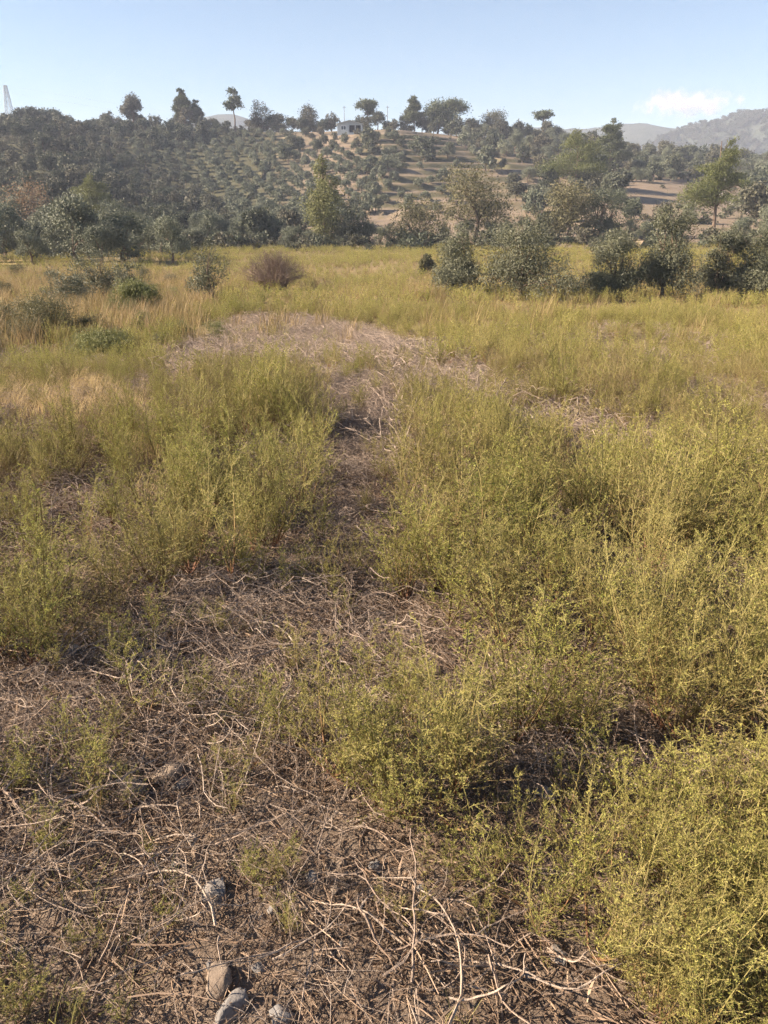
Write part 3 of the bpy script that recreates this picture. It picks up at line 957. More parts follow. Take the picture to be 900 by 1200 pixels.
# hillside undergrowth: an uncountable low scrub
n = 4600
px = r0.uniform(-80, 980, n); dd = r0.uniform(88, 310, n)
xx = np.array([xat(a, b) for a, b in zip(px, dd)]); zz = zfun(xx, dd)
ppx, prow = to_pix(xx, dd, zz)
keep = (ppx < np.interp(prow, [140, 165, 182, 215, 260, 300], [310, 300, 190, 262, 300, 330])) | (r0.random(n) < .03)
keep |= (dd < 104) & (r0.random(n) < .6)
keep |= (ppx > 640) & (prow < 212) & (r0.random(n) < .5)
xx, dd, zz = xx[keep], dd[keep], zz[keep]; n = len(xx)
shrub_src = [[bpy.data.objects.new('hill_shrub', m)] for m in SHRUBS]
s = r0.uniform(.5, 1.3, n)
scatter('hillside_scrub', np.stack([xx, dd, zz], 1), np.stack([0 * s, 0 * s, r0.uniform(0, 6.28, n)], 1), np.stack([s, s, s * .9], 1), r0.integers(0, 4, n), shrub_src, 'low dark scrub covering the hillside between the trees')
# forest on the near mountain
fl = VB[:, :, :].reshape(-1, 3)
n = 5200
i = r0.integers(2, 24, n); j = r0.integers(0, VB.shape[1] - 1, n); f1 = r0.random(n)[:, None]; f2 = r0.random(n)[:, None]
P = (VB[i, j] * (1 - f1) + VB[i, j + 1] * f1) * (1 - f2) + (VB[i - 1, j] * (1 - f1) + VB[i - 1, j + 1] * f1) * f2
s = r0.uniform(2.0, 3.8, n)
scatter('mountain_forest', P, np.stack([0 * s, 0 * s, r0.uniform(0, 6.28, n)], 1), np.stack([s, s, s], 1), r0.integers(0, 4, n), shrub_src, 'dense green forest covering the mountain')

# ------------------------------------------------------------------ single trees
T = plant_tree
T('olive_tree', 'broad silvery olive tree with its crown opening to one side in the weed field', 'olive tree', 'olive', 614, 33, 246, 100, 31)
T('olive_tree', 'slim upright olive tree beside the broad silvery one in the weed field', 'olive tree', 'olive', 536, 34, 260, 50, 32, detail=.7)
T('olive_tree', 'tall dark olive tree with pointed top in the group on reddish dry grass', 'olive tree', 'olive', 785, 34, 231, 70, 33)
T('olive_tree', 'pale low olive bush leaning on the tall pointed olive', 'olive tree', 'olive', 727, 33.5, 268, 58, 34, detail=.8)
T('olive_tree', 'dark shadowed olive bush between the pointed olive and the pale end bush', 'olive tree', 'olive', 853, 35, 261, 44, 35, detail=.7)
T('olive_tree', 'pale bushy olive at the end of the group on dry grass', 'olive tree', 'olive', 900, 34, 254, 58, 36, detail=.8)
T('olive_sapling', 'thin leafy sapling beside the round brown bush', 'tree', 'sapling', 243, 29, 277, 36, 41, detail=.8)
T('olive_sapling', 'pale green young olive with upright shoots in dry grass', 'tree', 'sapling', 112, 31, 288, 46, 42)
T('olive_sapling', 'small young olive beside the upright pale one', 'tree', 'sapling', 148, 30, 303, 36, 43, detail=.7)
T('olive_sapling', 'low spreading young olive at the edge of dry grass', 'tree', 'sapling', 65, 27, 312, 50, 44, detail=.7)
T('yellow_shrub', 'yellow-green rounded shrub in the reddish dry grass', 'shrub', 'bush', 152, 24, 326, 46, 45, 'poplar', .4)
T('dark_shrub', 'dark green shrub at the edge of the shaded hollow', 'shrub', 'bush', 28, 17, 344, 84, 46, 'browngreen', .6)
T('green_shrub', 'soft green low shrub in the shaded hollow', 'shrub', 'bush', 100, 14.5, 385, 70, 47, 'poplar', .5)
T('small_shrub', 'tiny grey shrub alone in the far weed field', 'shrub', 'bush', 502, 52, 297, 15, 48, 'browngreen', .3)
T('dry_shrub', 'low brown half-dry shrub at the foot of the broad olive', 'shrub', 'bush', 664, 36, 328, 34, 49, 'browngreen', .3)
T('poplar_tree', 'tall yellow-green columnar tree at the foot of the orchard', 'tree', 'poplar', 380, 96, 183, 46, 51)
T('dark_tree', 'dark rounded tree beside the tall columnar one', 'tree', 'bush', 412, 97, 236, 48, 52)
T('yellow_tree', 'yellow-green spreading tree at the foot of the terraces', 'tree', 'bush', 491, 98, 232, 58, 53, 'browngreen')
T('brown_tree', 'brownish round-crowned tree with visible trunk below the terraces', 'tree', 'round', 556, 104, 194, 78, 54)
T('pine_tree', 'bushy yellow-green pine in front of a taller dark pine', 'pine tree', 'pine', 672, 176, 149, 68, 55)
T('pine_tree', 'tall dark pine rising above the bushy yellow-green one', 'pine tree', 'pine', 708, 215, 137, 36, 56, 'pine_dark')
T('pine_tree', 'pine with layered boughs and bare lower trunk beside the gravel track', 'pine tree', 'pine', 838, 108, 160, 66, 57)
T('pine_tree', 'light green pine standing out of the dark shaded wood', 'pine tree', 'pine', 113, 128, 202, 48, 58, 'poplar')
T('autumn_tree', 'sparse tree with brownish autumn leaves at the edge of the wood', 'tree', 'bare', 40, 112, 212, 60, 59)
T('brown_tree', 'olive-brown round tree at the edge of the brown terrace', 'tree', 'round', 665, 102, 214, 62, 60)
T('dark_tree', 'dark bushy tree spreading below the brown terrace', 'tree', 'bush', 703, 104, 219, 66, 61)
T('skyline_tree', 'round tree on the skyline nearest the slender pair of pines', 'tree', 'round', 167, 288, 110, 21, 62, 'evergreen', .5)
T('skyline_pine', 'slender feathery pine on the skyline with a smaller pine beside it', 'pine tree', 'pine', 225, 289, 103, 17, 63, 'pine_dark', .5)
T('skyline_pine', 'smaller pine at the side of the slender feathery one on the skyline', 'pine tree', 'pine', 240, 290, 119, 14, 64, 'pine_dark', .4)
T('skyline_pine', 'tall thin pine with bare crooked trunk on the skyline', 'pine tree', 'tallpine', 282, 288, 103, 16, 65, None, .7)
T('skyline_tree', 'broad rounded tree on the skyline beside the crooked pine', 'tree', 'bush', 312, 290, 120, 28, 66, 'evergreen', .4)
T('skyline_tree', 'rounded tree on the skyline behind the small house', 'tree', 'bush', 366, 291, 122, 24, 67, 'evergreen', .4)
T('skyline_pine', 'ragged pine just behind the roof of the small house', 'pine tree', 'tallpine', 432, 290, 117, 22, 68, None, .7)
T('skyline_pine', 'narrow pointed pine on the skyline beside the wide ragged one', 'pine tree', 'pine', 484, 291, 110, 19, 69, 'pine_dark', .4)
T('skyline_pine', 'wide ragged pine with a windswept top on the skyline', 'pine tree', 'round', 510, 292, 116, 36, 70, 'pine_dark', .7)
T('skyline_pine', 'leaning upper half of a windswept pine on the skyline', 'pine tree', 'tallpine', 526, 294, 107, 30, 73, None, .8)
T('skyline_pine', 'lone umbrella pine with bare stem on the skyline', 'pine tree', 'umbrella', 629, 300, 130, 22, 71, None, .7)
T('skyline_tree', 'wide flat tree on the skyline between the pines', 'tree', 'bush', 576, 296, 129, 34, 72, 'evergreen', .4)
for px, top, w, sd, lb in [(30, 136, 18, 74, 'small round tree on the skyline next to the pylon'), (52, 126, 24, 75, 'round dark tree on the skyline, taller of the two by the pylon'), (74, 128, 22, 76, 'round dark tree on the skyline, second after the pylon')]:
    T('skyline_tree', lb, 'tree', 'round', px, 287, top, w, sd, 'evergreen', .4)

# the round leafless bush
def twig_bush(name, label, px, d, top, wpx, seed):
    p = at(px, 260, d); x, y = p[0], p[1]; z = zf(x, y); h = at(px, top, d)[2] - z; w = wpx * d / F
    r = np.random.default_rng(seed); b = Buf()
    for k in range(420):
        a = r.uniform(0, 6.28); el = r.uniform(.1, 1.5); q = r.uniform(0, .25) * w
        e = np.array([math.cos(a) * math.cos(el) * w * .5, math.sin(a) * math.cos(el) * w * .5, (.25 + .75 * math.sin(el)) * h]) * r.uniform(.7, 1.05)
        s = np.array([math.cos(a) * q * .6, math.sin(a) * q * .6, 0])
        m = s * .45 + e * .55 + np.array([0, 0, .1 * h])
        b.tube(np.array([s, m, e]), [.012, .008, .003], 3)
        for _ in range(4):
            c = m + (e - m) * r.random(); f = c + rand_dirs(r, 1)[0] * .22 * h + np.array([0, 0, .08 * h])
            b.tube(np.array([c, f]), [.005, .002], 3)
    tag(obj(name, b.mesh(name, [M['shrub_brown']]), None, (x, y, z)), label, 'bush')


twig_bush('twig_bush', 'round leafless reddish-brown bush at the edge of the green field', 319, 41, 294, 86, 81)

def small_shrub(seed, mat):
    r = np.random.default_rng(seed); b = Buf(); bl = round_blobs(r, .8, 1.0, 5, -.2)
    limbs(b, r, (0, 0, 0), .8, .016, [x[0] for x in bl], fork=.12, sides=5)
    crown(b, r, bl, 150, 24, .045, .4, .22, 1, 1.0, .3)
    return b.mesh('meadow_bush', [M['bark'], mat])


SB = [small_shrub(480 + i, M[['browngreen', 'poplar', 'olive', 'browngreen'][i]]) for i in range(4)]
for px, row, k, s in [(10, 352, 0, 1.0), (52, 358, 3, .9), (85, 352, 1, .9), (122, 348, 0, .8), (180, 346, 3, .9), (205, 352, 1, .8), (60, 330, 2, 1.0), (20, 328, 3, 1.1), (170, 330, 0, .9), (200, 334, 2, .8), (95, 335, 3, 1.0), (135, 372, 1, .8), (75, 392, 1, .7), (105, 396, 3, .6), (165, 388, 1, .6), (230, 366, 1, .6), (260, 352, 3, .6), (5, 392, 0, .9), (40, 402, 3, .7), (215, 398, 1, .6), (255, 396, 1, .6), (190, 410, 2, .5)]:
    x, y, z = ground_at(px, row)
    o = obj('meadow_bush', SB[k], None, (x, y, z - .05), (0, 0, r0.uniform(0, 6.28)), (s, s, s * r0.uniform(.8, 1.1)))
    if k == 1: tag(o, 'low yellow-green bush in the dry grass around the shaded hollow', 'bush', 'yellow-green bushes in the dry grass')
    elif k == 2: tag(o, 'low grey-green bush in the dry grass by the saplings', 'bush', 'grey-green bushes in the dry grass')
    else: tag(o, 'low brownish bush in the dry grass by the saplings', 'bush', 'brownish bushes in the dry grass')

# ------------------------------------------------------------------ house on the crest
def mat_flat(name, c, rough=.8):
    return plain_mat(name, tuple(v * .88 for v in c[:3]) + (1,), c, 1.5, rough)


WALL = mat_flat('house_plaster', (.42, .46, .47, 1)); ROOF = mat_flat('house_roof', (.44, .46, .46, 1)); DARK = mat_flat('house_interior', (.10, .11, .12, 1))
FRAME = mat_flat('window_frame', (.75, .77, .77, 1)); GLASS = mat_flat('window_glass', (.08, .10, .12, 1), .15)
hx, hy = xat(411, 268), 268.0
hz = at(411, 154, 268)[2]
hz = min(hz, zf(hx, hy) + .5)
house = obj('house', None, None, (hx, hy, hz))
tag(house, 'small pale house with low roof and dark open porch on the crest', 'house')
b = Buf()   # walls: left room, back, right end, lintel over the porch; wall foot runs into the slope
b.box(-3.9, -3.65, 0, 5, -1.5, 2.5); b.box(3.65, 3.9, 0, 5, -1.5, 2.5); b.box(-3.65, 3.65, 4.8, 5, -1.5, 2.5)
b.box(-3.65, -2.75, 0, .2, -1.5, 2.5); b.box(-1.15, -.2, 0, .2, -1.5, 2.5); b.box(-2.75, -1.15, 0, .2, -1.5, .8); b.box(-2.75, -1.15, 0, .2, 2.0, 2.5)
b.box(-.2, 3.65, 0, .2, 2.15, 2.5); b.box(-.2, 3.65, 0, .2, -1.5, .12); b.box(-.4, -.2, .2, 4.8, -1.5, 2.5)
obj('wall', b.mesh('wall', [WALL]), house)
b = Buf(); b.box(-.2, 3.65, 2.9, 3.0, .12, 2.5); obj('porch_back_wall', b.mesh('porch_back_wall', [DARK]), house)
b = Buf()
for s in (-1, 1):
    v = [(s * 4.3, -.5, 2.38), (s * 4.3, 5.5, 2.38), (0, 5.5, 3.45), (0, -.5, 3.45), (s * 4.3, -.5, 2.52), (s * 4.3, 5.5, 2.52), (0, 5.5, 3.6), (0, -.5, 3.6)]
    b.add(v, [(0, 1, 2), (0, 2, 3), (4, 6, 5), (4, 7, 6), (0, 3, 7), (0, 7, 4), (1, 5, 6), (1, 6, 2), (0, 4, 5), (0, 5, 1)])
obj('roof', b.mesh('roof', [ROOF]), house)
b = Buf(); b.add([(-3.9, .1, 2.5), (3.9, .1, 2.5), (0, .1, 3.44), (-3.9, .25, 2.5), (3.9, .25, 2.5), (0, .25, 3.44)], [(0, 1, 2), (3, 5, 4)]); obj('gable', b.mesh('gable', [WALL]), house)
b = Buf(); b.box(-2.75, -1.15, .02, .12, .8, .9); b.box(-2.75, -1.15, .02, .12, 1.9, 2.0); b.box(-2.75, -2.65, .02, .12, .9, 1.9); b.box(-1.25, -1.15, .02, .12, .9, 1.9); b.box(-2.0, -1.9, .02, .12, .9, 1.9)
wf = obj('window', b.mesh('window', [FRAME]), house)
for a0, a1 in ((-2.65, -2.0), (-1.9, -1.25)):
    b = Buf(); b.box(a0, a1, .06, .08, .9, 1.9); obj('pane', b.mesh('pane', [GLASS]), wf)
for xq in (1.7, 3.55):
    b = Buf(); b.box(xq - .08, xq + .08, -.02, .14, .12, 2.15); obj('porch_post', b.mesh('porch_post', [FRAME]), house)

# ------------------------------------------------------------------ pylon, wires, poles
STEEL = mat_flat('galvanised_steel', (.30, .31, .33, 1), .6)
pd = 410.0
ptop = at(6, 100, pd); pz0 = zf(ptop[0], pd); PH = ptop[2] - pz0
py = obj('pylon', None, None, (ptop[0], pd, pz0))
tag(py, 'tapering steel lattice pylon standing behind the skyline trees', 'pylon')
def wid(z): return 2.9 * (1 - z / PH) + .55
for sx in (-1, 1):
    for sy in (-1, 1):
        b = Buf(); zs = np.linspace(-1, PH, 8)
        b.tube(np.stack([sx * (2.9 * (1 - np.clip(zs, 0, 99) / PH) + .55), sy * (2.9 * (1 - np.clip(zs, 0, 99) / PH) + .55), zs], 1), .11, 4)
        obj('leg', b.mesh('leg', [STEEL]), py)
lv = [0]
while lv[-1] < PH - 1: lv.append(lv[-1] + wid(lv[-1]) * 1.5 + .4)
for a0, a1 in zip(lv[:-1], lv[1:]):
    a1 = min(a1, PH); b = Buf(); w0, w1 = wid(a0), wid(a1)
    for k in range(4):
        c0 = [(-1, -1), (1, -1), (1, 1), (-1, 1)][k]; c1 = [(-1, -1), (1, -1), (1, 1), (-1, 1)][(k + 1) % 4]
        b.tube([(c0[0] * w0, c0[1] * w0, a0), (c1[0] * w1, c1[1] * w1, a1)], .06, 3); b.tube([(c1[0] * w0, c1[1] * w0, a0), (c0[0] * w1, c0[1] * w1, a1)], .06, 3)
        b.tube([(c0[0] * w1, c0[1] * w1, a1), (c1[0] * w1, c1[1] * w1, a1)], .05, 3)
    obj('brace', b.mesh('brace', [STEEL]), py)
for z in (PH - .3, PH - 3.2):
    b = Buf(); ca, sa = math.cos(1.05), math.sin(1.05)
    for s in (-1, 1):
        b.tube([(0, 0, z + .35), (s * 2.4 * ca, -s * 2.4 * sa, z)], .08, 3); b.tube([(0, 0, z - .5), (s * 2.4 * ca, -s * 2.4 * sa, z)], .08, 3)
    obj('crossarm', b.mesh('crossarm', [STEEL]), py)
for k, (o1, o2, nm) in enumerate([(PH - .2, 2.2, 'thin overhead power cable from the pylon top'), (PH - 3.1, 2.2, 'thin overhead power cable from the lower pylon arm')]):
    A = np.array([ptop[0] + 1, pd - 1, pz0 + o1]); B_ = np.array([ptop[0] + 330, pd + 150, pz0 + o1 - 14])
    t = np.linspace(0, 1, 24)[:, None]; C = A + (B_ - A) * t; C[:, 2] -= (4 * t * (1 - t))[:, 0] * 7
    b = Buf(); b.tube(C, .022, 3); tag(obj('power_cable', b.mesh('power_cable', [STEEL])), nm, 'cable')
for px, top, lb in [(405, 124, 'slim utility pole behind the roof of the small house'), (454, 124, 'slim utility pole on the crest beside the ragged pine')]:
    d = 300.0; x = xat(px, d); z = zf(x, d); h = at(px, top, d)[2] - z
    e = obj('utility_pole', None, None, (x, d, z)); tag(e, lb, 'pole')
    b = Buf(); b.tube([(0, 0, -.5), (0, 0, h)], [.10, .07], 6, cap=True); obj('pole', b.mesh('pole', [M['bark']]), e)
    b = Buf(); b.box(-.55, .55, -.05, .05, h - .5, h - .4); obj('crossarm', b.mesh('crossarm', [M['bark']]), e)

# gravel track on the right-hand slope
tr = []
for px, row, wd in [(838, 222, 2.2), (848, 228, 2.2), (858, 236, 2.3), (872, 245, 2.3), (900, 254, 2.3), (960, 262, 2.3)]:
    x, y, z = ground_at(px, row); tr.append((x, y, wd))
tr = np.array(tr)
tt = np.linspace(0, len(tr) - 1, 50)
cx = np.interp(tt, range(len(tr)), tr[:, 0]); cy = np.interp(tt, range(len(tr)), tr[:, 1])
dx, dy = np.gradient(cx), np.gradient(cy); ln = np.hypot(dx, dy) + 1e-6
V = []
for s in np.linspace(-1, 1, 7):
    x = cx - dy / ln * 1.5 * s; y = cy + dx / ln * 1.5 * s
    V.append(np.stack([x, y, zfun(x, y) + .12 - .08 * abs(s)], 1))
V = np.array(V); g = np.arange(7 * 50).reshape(7, 50); q = np.stack([g[:-1, :-1], g[:-1, 1:], g[1:, 1:], g[1:, :-1]], -1).reshape(-1, 4)
b = Buf(); b.add(V.reshape(-1, 3), np.concatenate([q[:, [0, 2, 1]], q[:, [0, 3, 2]]]))
GRAVEL = plain_mat('gravel', (.25, .22, .19, 1), (.33, .29, .25, 1), 2, .95)
tag(obj('gravel_track', b.mesh('gravel_track', [GRAVEL], True)), 'pale gravel track climbing the slope beside the pine', None, None, 'structure')

# ------------------------------------------------------------------ the weed field
r1 = np.random.default_rng(23)
WEED_MATS = [M['weed_stem'], M['weed']]
near_bufs = [weed_mesh(500 + i, .6, [.20, .24, .17, .22, .26, .19, .23][i], [9, 8, 8, 9, 7, 9, 8][i], 20, 10) for i in range(7)]
thin_bufs = [weed_mesh(520 + i, .5, [.12, .16, .20, .1][i], [3, 4, 5, 2][i], 18, 10) for i in range(4)]
STOCK = []
for st, fo in near_bufs + thin_bufs:
    STOCK.append((st.mesh('weed_stems', [M['weed_stem']]), fo.mesh('weed_foliage', [M['weed']])))
for k in (0, 4, 8):
    st, fo = (near_bufs + thin_bufs)[k]
    STOCK.append((st.mesh('weed_stems', [M['weed_stem']]), fo.mesh('weed_foliage', [M['weed_brown']])))
mid_src, far_src = [], []
for i in range(6):
    st, fo = weed_mesh(540 + i, .6, [.2, .24, .18, .22, .27, .2][i], 8, 15, 8, 1.9, False)
    mid_src.append([src('mid_stems', st, [M['weed_stem']]), src('mid_foliage', fo, [M['weed']])])
for i in range(5):
    st, fo = weed_mesh(560 + i, .6, .25, 7, 8, 5, 3.6, False)
    far_src.append([src('far_stems', st, [M['weed_stem']]), src('far_foliage', fo, [M['weed']])])

# where the dry ground shows, as seen on the ground
BARE = [
    ([(-200, 850), (30, 810), (100, 775), (190, 740), (265, 700), (320, 645), (385, 605), (440, 600), (470, 650), (485, 720), (480, 820), (450, 880), (380, 930), (400, 980), (420, 1300), (-300, 1300)], .27),
    ([(400, 965), (560, 950), (600, 900), (640, 900), (640, 960), (610, 1040), (640, 1120), (700, 1250), (380, 1300)], .06),
    ([(590, 870), (640, 870), (730, 885), (750, 930), (610, 940)], .45),
    ([(385, 610), (375, 560), (390, 500), (380, 470), (410, 440), (470, 470), (480, 510), (450, 560), (440, 600)], .18),
    ([(200, 465), (205, 415), (230, 388), (300, 374), (400, 378), (480, 402), (550, 450), (590, 480), (520, 482), (440, 460), (380, 468), (330, 440), (250, 448)], .19),
    ([(590, 522), (600, 492), (710, 492), (720, 526), (640, 538)], .15),
    ([(-100, 405), (60, 425), (150, 470), (195, 505), (195, 525), (120, 500), (-100, 450)], .55),  # weeds thinned where the added grass imitates the flare streak
    ([(480, 420), (640, 412), (640, 432), (500, 440)], .4), ([(720, 665), (755, 665), (760, 698), (728, 700)], .5),
    ([(-200, 320), (180, 345), (260, 330), (230, 372), (170, 395), (60, 420), (-200, 420)], .30),
]


def bare_at(x, y, z):
    px, row = to_pix(x, y, z)
    wob = 14
    px = px + (fbm(x * 1.9, y * 1.9, 61, 3) - .5) * wob * 4 / np.maximum(1, y * .15)
    row = row + (fbm(x * 1.9, y * 1.9, 67, 3) - .5) * wob * 4 / np.maximum(1, y * .17)
    v = np.ones(np.shape(px))
    for poly, f in BARE:
        v = np.where(in_poly(px, row, poly), np.minimum(v, f), v)
    return v, px, row


def jitter_grid(x0, x1, y0, y1, s, wedge=.56, margin=1.0, rr=r1):
    gx_, gy_ = np.meshgrid(np.arange(x0, x1, s), np.arange(y0, y1, s))
    gx_ = (gx_ + rr.uniform(-.5, .5, gx_.shape) * s).ravel(); gy_ = (gy_ + rr.uniform(-.5, .5, gy_.shape) * s).ravel()
    k = (np.abs(gx_) < wedge * gy_ + margin)
    return gx_[k], gy_[k]


LBL_R = 'bushy yellow-green weed in the thick stand beside the twig-littered strip'
LBL_C = 'bushy yellow-green weed in the round clump between the dry strips'
LBL_L = 'loose yellow-green weed in the patchy stand next to the added pale grass'
LBL_S = 'small thin yellow-green weed standing alone among dry twigs and stones'
LBL_F = 'tall yellow-green weed in the foreground clump surrounded by dry twigs'
LBL_B = 'spreading yellow-green weed at the edge of the bare stony soil'


def add_weed(k, x, y, h, label, group):
    st, fo = STOCK[k]
    base_h = .62 if k < 7 else .52
    s = h / (.62 if k in (11, 12) else .52 if k == 13 else base_h)
    e = obj('weed_plant', None, None, (x, y, zf(x, y) - .01), (r1.normal() * .07, r1.normal() * .07, r1.uniform(0, 6.28)), (s * r1.uniform(.9, 1.15), s * r1.uniform(.9, 1.15), s))
    e.empty_display_size = .1
    obj('stems', st, e); obj('foliage', fo, e)
    tag(e, label, 'weed', group)


nweed = 0
# plants that stand out one by one in the foreground
for px, row, h, k, lb, gp in [
    (100, 930, .40, 8, LBL_S, 1), (118, 905, .28, 7, LBL_S, 1), (80, 880, .25, 10, LBL_S, 1), (310, 1050, .22, 8, LBL_S, 1), (290, 1035, .16, 10, LBL_S, 1), (325, 1030, .18, 7, LBL_S, 1),
    (345, 880, .34, 8, LBL_F, 2), (385, 905, .46, 9, LBL_F, 2), (410, 925, .44, 8, LBL_F, 2), (440, 945, .50, 8, LBL_F, 2), (478, 965, .52, 9, LBL_F, 2), (510, 955, .54, 8, LBL_F, 2), (535, 930, .54, 5, LBL_F, 2), (465, 922, .48, 9, LBL_F, 2), (375, 870, .40, 10, LBL_F, 2), (560, 905, .50, 8, LBL_F, 2), (320, 860, .34, 7, LBL_F, 2), (420, 880, .46, 7, LBL_F, 2), (495, 900, .52, 10, LBL_F, 2),
    (60, 1000, .22, 8, LBL_S, 1), (140, 870, .26, 7, LBL_S, 1), (200, 1090, .16, 10, LBL_S, 1), (270, 960, .22, 7, LBL_S, 1), (160, 950, .22, 10, LBL_S, 1), (340, 1100, .15, 8, LBL_S, 1), (300, 845, .28, 9, LBL_S, 1), (230, 830, .26, 8, LBL_S, 1), (430, 810, .32, 7, LBL_S, 1), (350, 795, .30, 8, LBL_S, 1), (470, 1080, .18, 9, LBL_S, 1), (540, 1040, .24, 8, LBL_S, 1), (595, 1015, .28, 9, LBL_S, 1), (20, 930, .28, 8, LBL_S, 1), (150, 790, .28, 9, LBL_S, 1), (400, 730, .30, 10, LBL_S, 1), (350, 690, .30, 8, LBL_S, 1),
    (650, 1080, .40, 8, LBL_B, 3), (635, 1100, .30, 7, LBL_B, 3), (690, 1120, .42, 9, LBL_B, 3), (740, 1150, .42, 0, LBL_B, 3), (800, 1160, .46, 2, LBL_B, 3), (850, 1180, .45, 4, LBL_B, 3), (890, 1130, .5, 5, LBL_B, 3), (780, 1090, .44, 3, LBL_B, 3), (840, 1080, .46, 1, LBL_B, 3), (720, 1060, .40, 9, LBL_B, 3), (700, 1010, .38, 8, LBL_B, 3), (760, 1030, .44, 6, LBL_B, 3), (880, 1050, .5, 0, LBL_B, 3), (820, 1020, .46, 2, LBL_B, 3), (930, 1180, .5, 6, LBL_B, 3), (770, 1200, .4, 5, LBL_B, 3), (820, 1230, .4, 3, LBL_B, 3), (880, 1240, .42, 1, LBL_B, 3),
    (660, 960, .34, 10, LBL_B, 3), (745, 960, .42, 9, LBL_B, 3), (880, 980, .5, 4, LBL_B, 3), (810, 960, .42, 8, LBL_B, 3), (930, 1010, .5, 2, LBL_B, 3),
    (10, 1215, .26, 9, LBL_S, 1), (30, 1195, .18, 8, LBL_S, 1), (5, 1130, .22, 10, LBL_S, 1), (95, 1215, .16, 7, LBL_S, 1), (145, 1215, .18, 10, LBL_S, 1), (95, 1120, .13, 8, LBL_S, 1), (35, 1060, .16, 7, LBL_S, 1), (200, 800, .2, 7, LBL_S, 1), (260, 745, .22, 8, LBL_S, 1), (60, 790, .3, 9, LBL_S, 1), (20, 770, .36, 8, LBL_S, 1), (500, 1030, .16, 10, LBL_S, 1), (570, 1090, .18, 7, LBL_S, 1), (245, 925, .18, 10, LBL_S, 1), (300, 690, .3, 8, LBL_S, 1), (180, 1010, .12, 7, LBL_S, 1),
]:
    x, y, z = ground_at(px, row)
    add_weed(k, x, y, h, lb, ['', 'lone small weeds on the dry ground', 'foreground clump of weeds', 'weeds at the edge of the bare soil'][gp]); nweed += 1

GX, GY = jitter_grid(-9.5, 9.5, 1.0, 10.5, .225, .56, 1.9)
GZ = zfun(GX, GY)
dn, PX, PR = bare_at(GX, GY, GZ)
clump = fbm(GX * 1.1, GY * 1.1, 71, 3)
left = np.clip((230 - PX) / 60, 0, 1) * np.clip((PR - 430) / 40, 0, 1)
thick = np.clip((PX - 480) / 40, 0, 1)
prob = dn * np.clip((clump - .30) * 5, .58 + .3 * thick, 1) * (1 - .1 * left)
keep = (r1.random(len(GX)) < prob) & ((PR < 880) | (PX > 930) | ((dn < .29) & (PR < 1150)))
# keep the explicit foreground clear of random plants
GX, GY, GZ, PX, PR, clump, left, dn = [a[keep] for a in (GX, GY, GZ, PX, PR, clump, left, dn)]
HH = (.34 + .28 * np.clip((clump - .3) * 2.4, 0, 1)) * r1.uniform(.5, 1.32, len(GX))
HH *= 1 - .15 * left
HH = np.where((PX > 480) & (PR > 540), HH * 1.08, HH)
ccl = np.exp(-((PX - 310) / 80) ** 2 - ((PR - 560) / 60) ** 2)
HH *= 1 + .10 * ccl
HH = np.where((PX > 490) & (PR > 660) & (dn > .3), np.clip(np.maximum(HH, .46) * 1.15, 0, .64), HH)
HH = np.where(dn < .3, HH * .68, HH)
inside = (PX > -60) & (PX < 960)
order = np.argsort(-(HH / GY) * inside)
stuff_pts = []
for c, i in enumerate(order):
    if nweed < 298 and inside[i]:
        k = int(r1.integers(0, 7)) if (r1.random() < (.68 if left[i] < .5 else .5) and dn[i] > .5) else int(r1.integers(7, 11))
        if dn[i] < .5: lb, gp = LBL_S, 'lone small weeds on the dry ground'
        elif left[i] > .5: lb, gp = LBL_L, 'patchy stand of weeds by the pale grass'
        elif PX[i] < 420: lb, gp = LBL_C, 'round clump of weeds between the dry strips'
        else: lb, gp = LBL_R, 'thick stand of weeds beside the twig strip'
        if r1.random() < .08 and dn[i] > .5:
            k = int(r1.integers(11, 14)); lb, gp = 'withered brown weed among the yellow-green ones', 'withered weeds in the stands'
        add_weed(k, GX[i], GY[i], HH[i], lb, gp); nweed += 1
    else:
        stuff_pts.append(i)
stock_src = [[bpy.data.objects.new('weed_stems', a), bpy.data.objects.new('weed_foliage', b_)] for a, b_ in STOCK]
i = np.array(stuff_pts)
n = len(i); s = HH[i] / .62
scatter('weed_stand', np.stack([GX[i], GY[i], GZ[i] - .01], 1), np.stack([r1.normal(size=n) * .07, r1.normal(size=n) * .07, r1.uniform(0, 6.28, n)], 1), np.stack([s, s, s], 1), np.where(dn[i] < .3, r1.integers(7, 11, n), np.where(r1.random(n) < .08, r1.integers(11, 14, n), r1.integers(0, 9, n))), stock_src, 'close growth of yellow-green weeds filling the stand')


def field_zone(name, y0, y1, x0, x1, sp, sources, hs, label, thin=1.0):
    gx_, gy_ = jitter_grid(x0, x1, y0, y1, sp, .60, 2.0)
    gz_ = zfun(gx_, gy_)
    dn, px, row = bare_at(gx_, gy_, gz_)
    cl = fbm(gx_ * .45, gy_ * .45, 73, 4)
    left = np.clip((230 - px) / 60, 0, 1) * (row < 400)
    keep = r1.random(len(gx_)) < dn * np.clip((cl - .28) * 5, .35, 1) * (1 - .3 * left) * thin
    gx_, gy_, gz_, cl, dn = gx_[keep], gy_[keep], gz_[keep], cl[keep], dn[keep]
    n = len(gx_)
    h = hs * (.62 + .55 * np.clip((cl - .3) * 2.5, 0, 1)) * r1.uniform(.75, 1.2, n) * np.where(dn < .3, .6, 1)
    s = h / .6
    return scatter(name, np.stack([gx_, gy_, gz_ - .02], 1), np.stack([r1.normal(size=n) * .06, r1.normal(size=n) * .06, r1.uniform(0, 6.28, n)], 1), np.stack([s * 1.1, s * 1.1, s], 1), r1.integers(0, len(sources), n), sources, label)


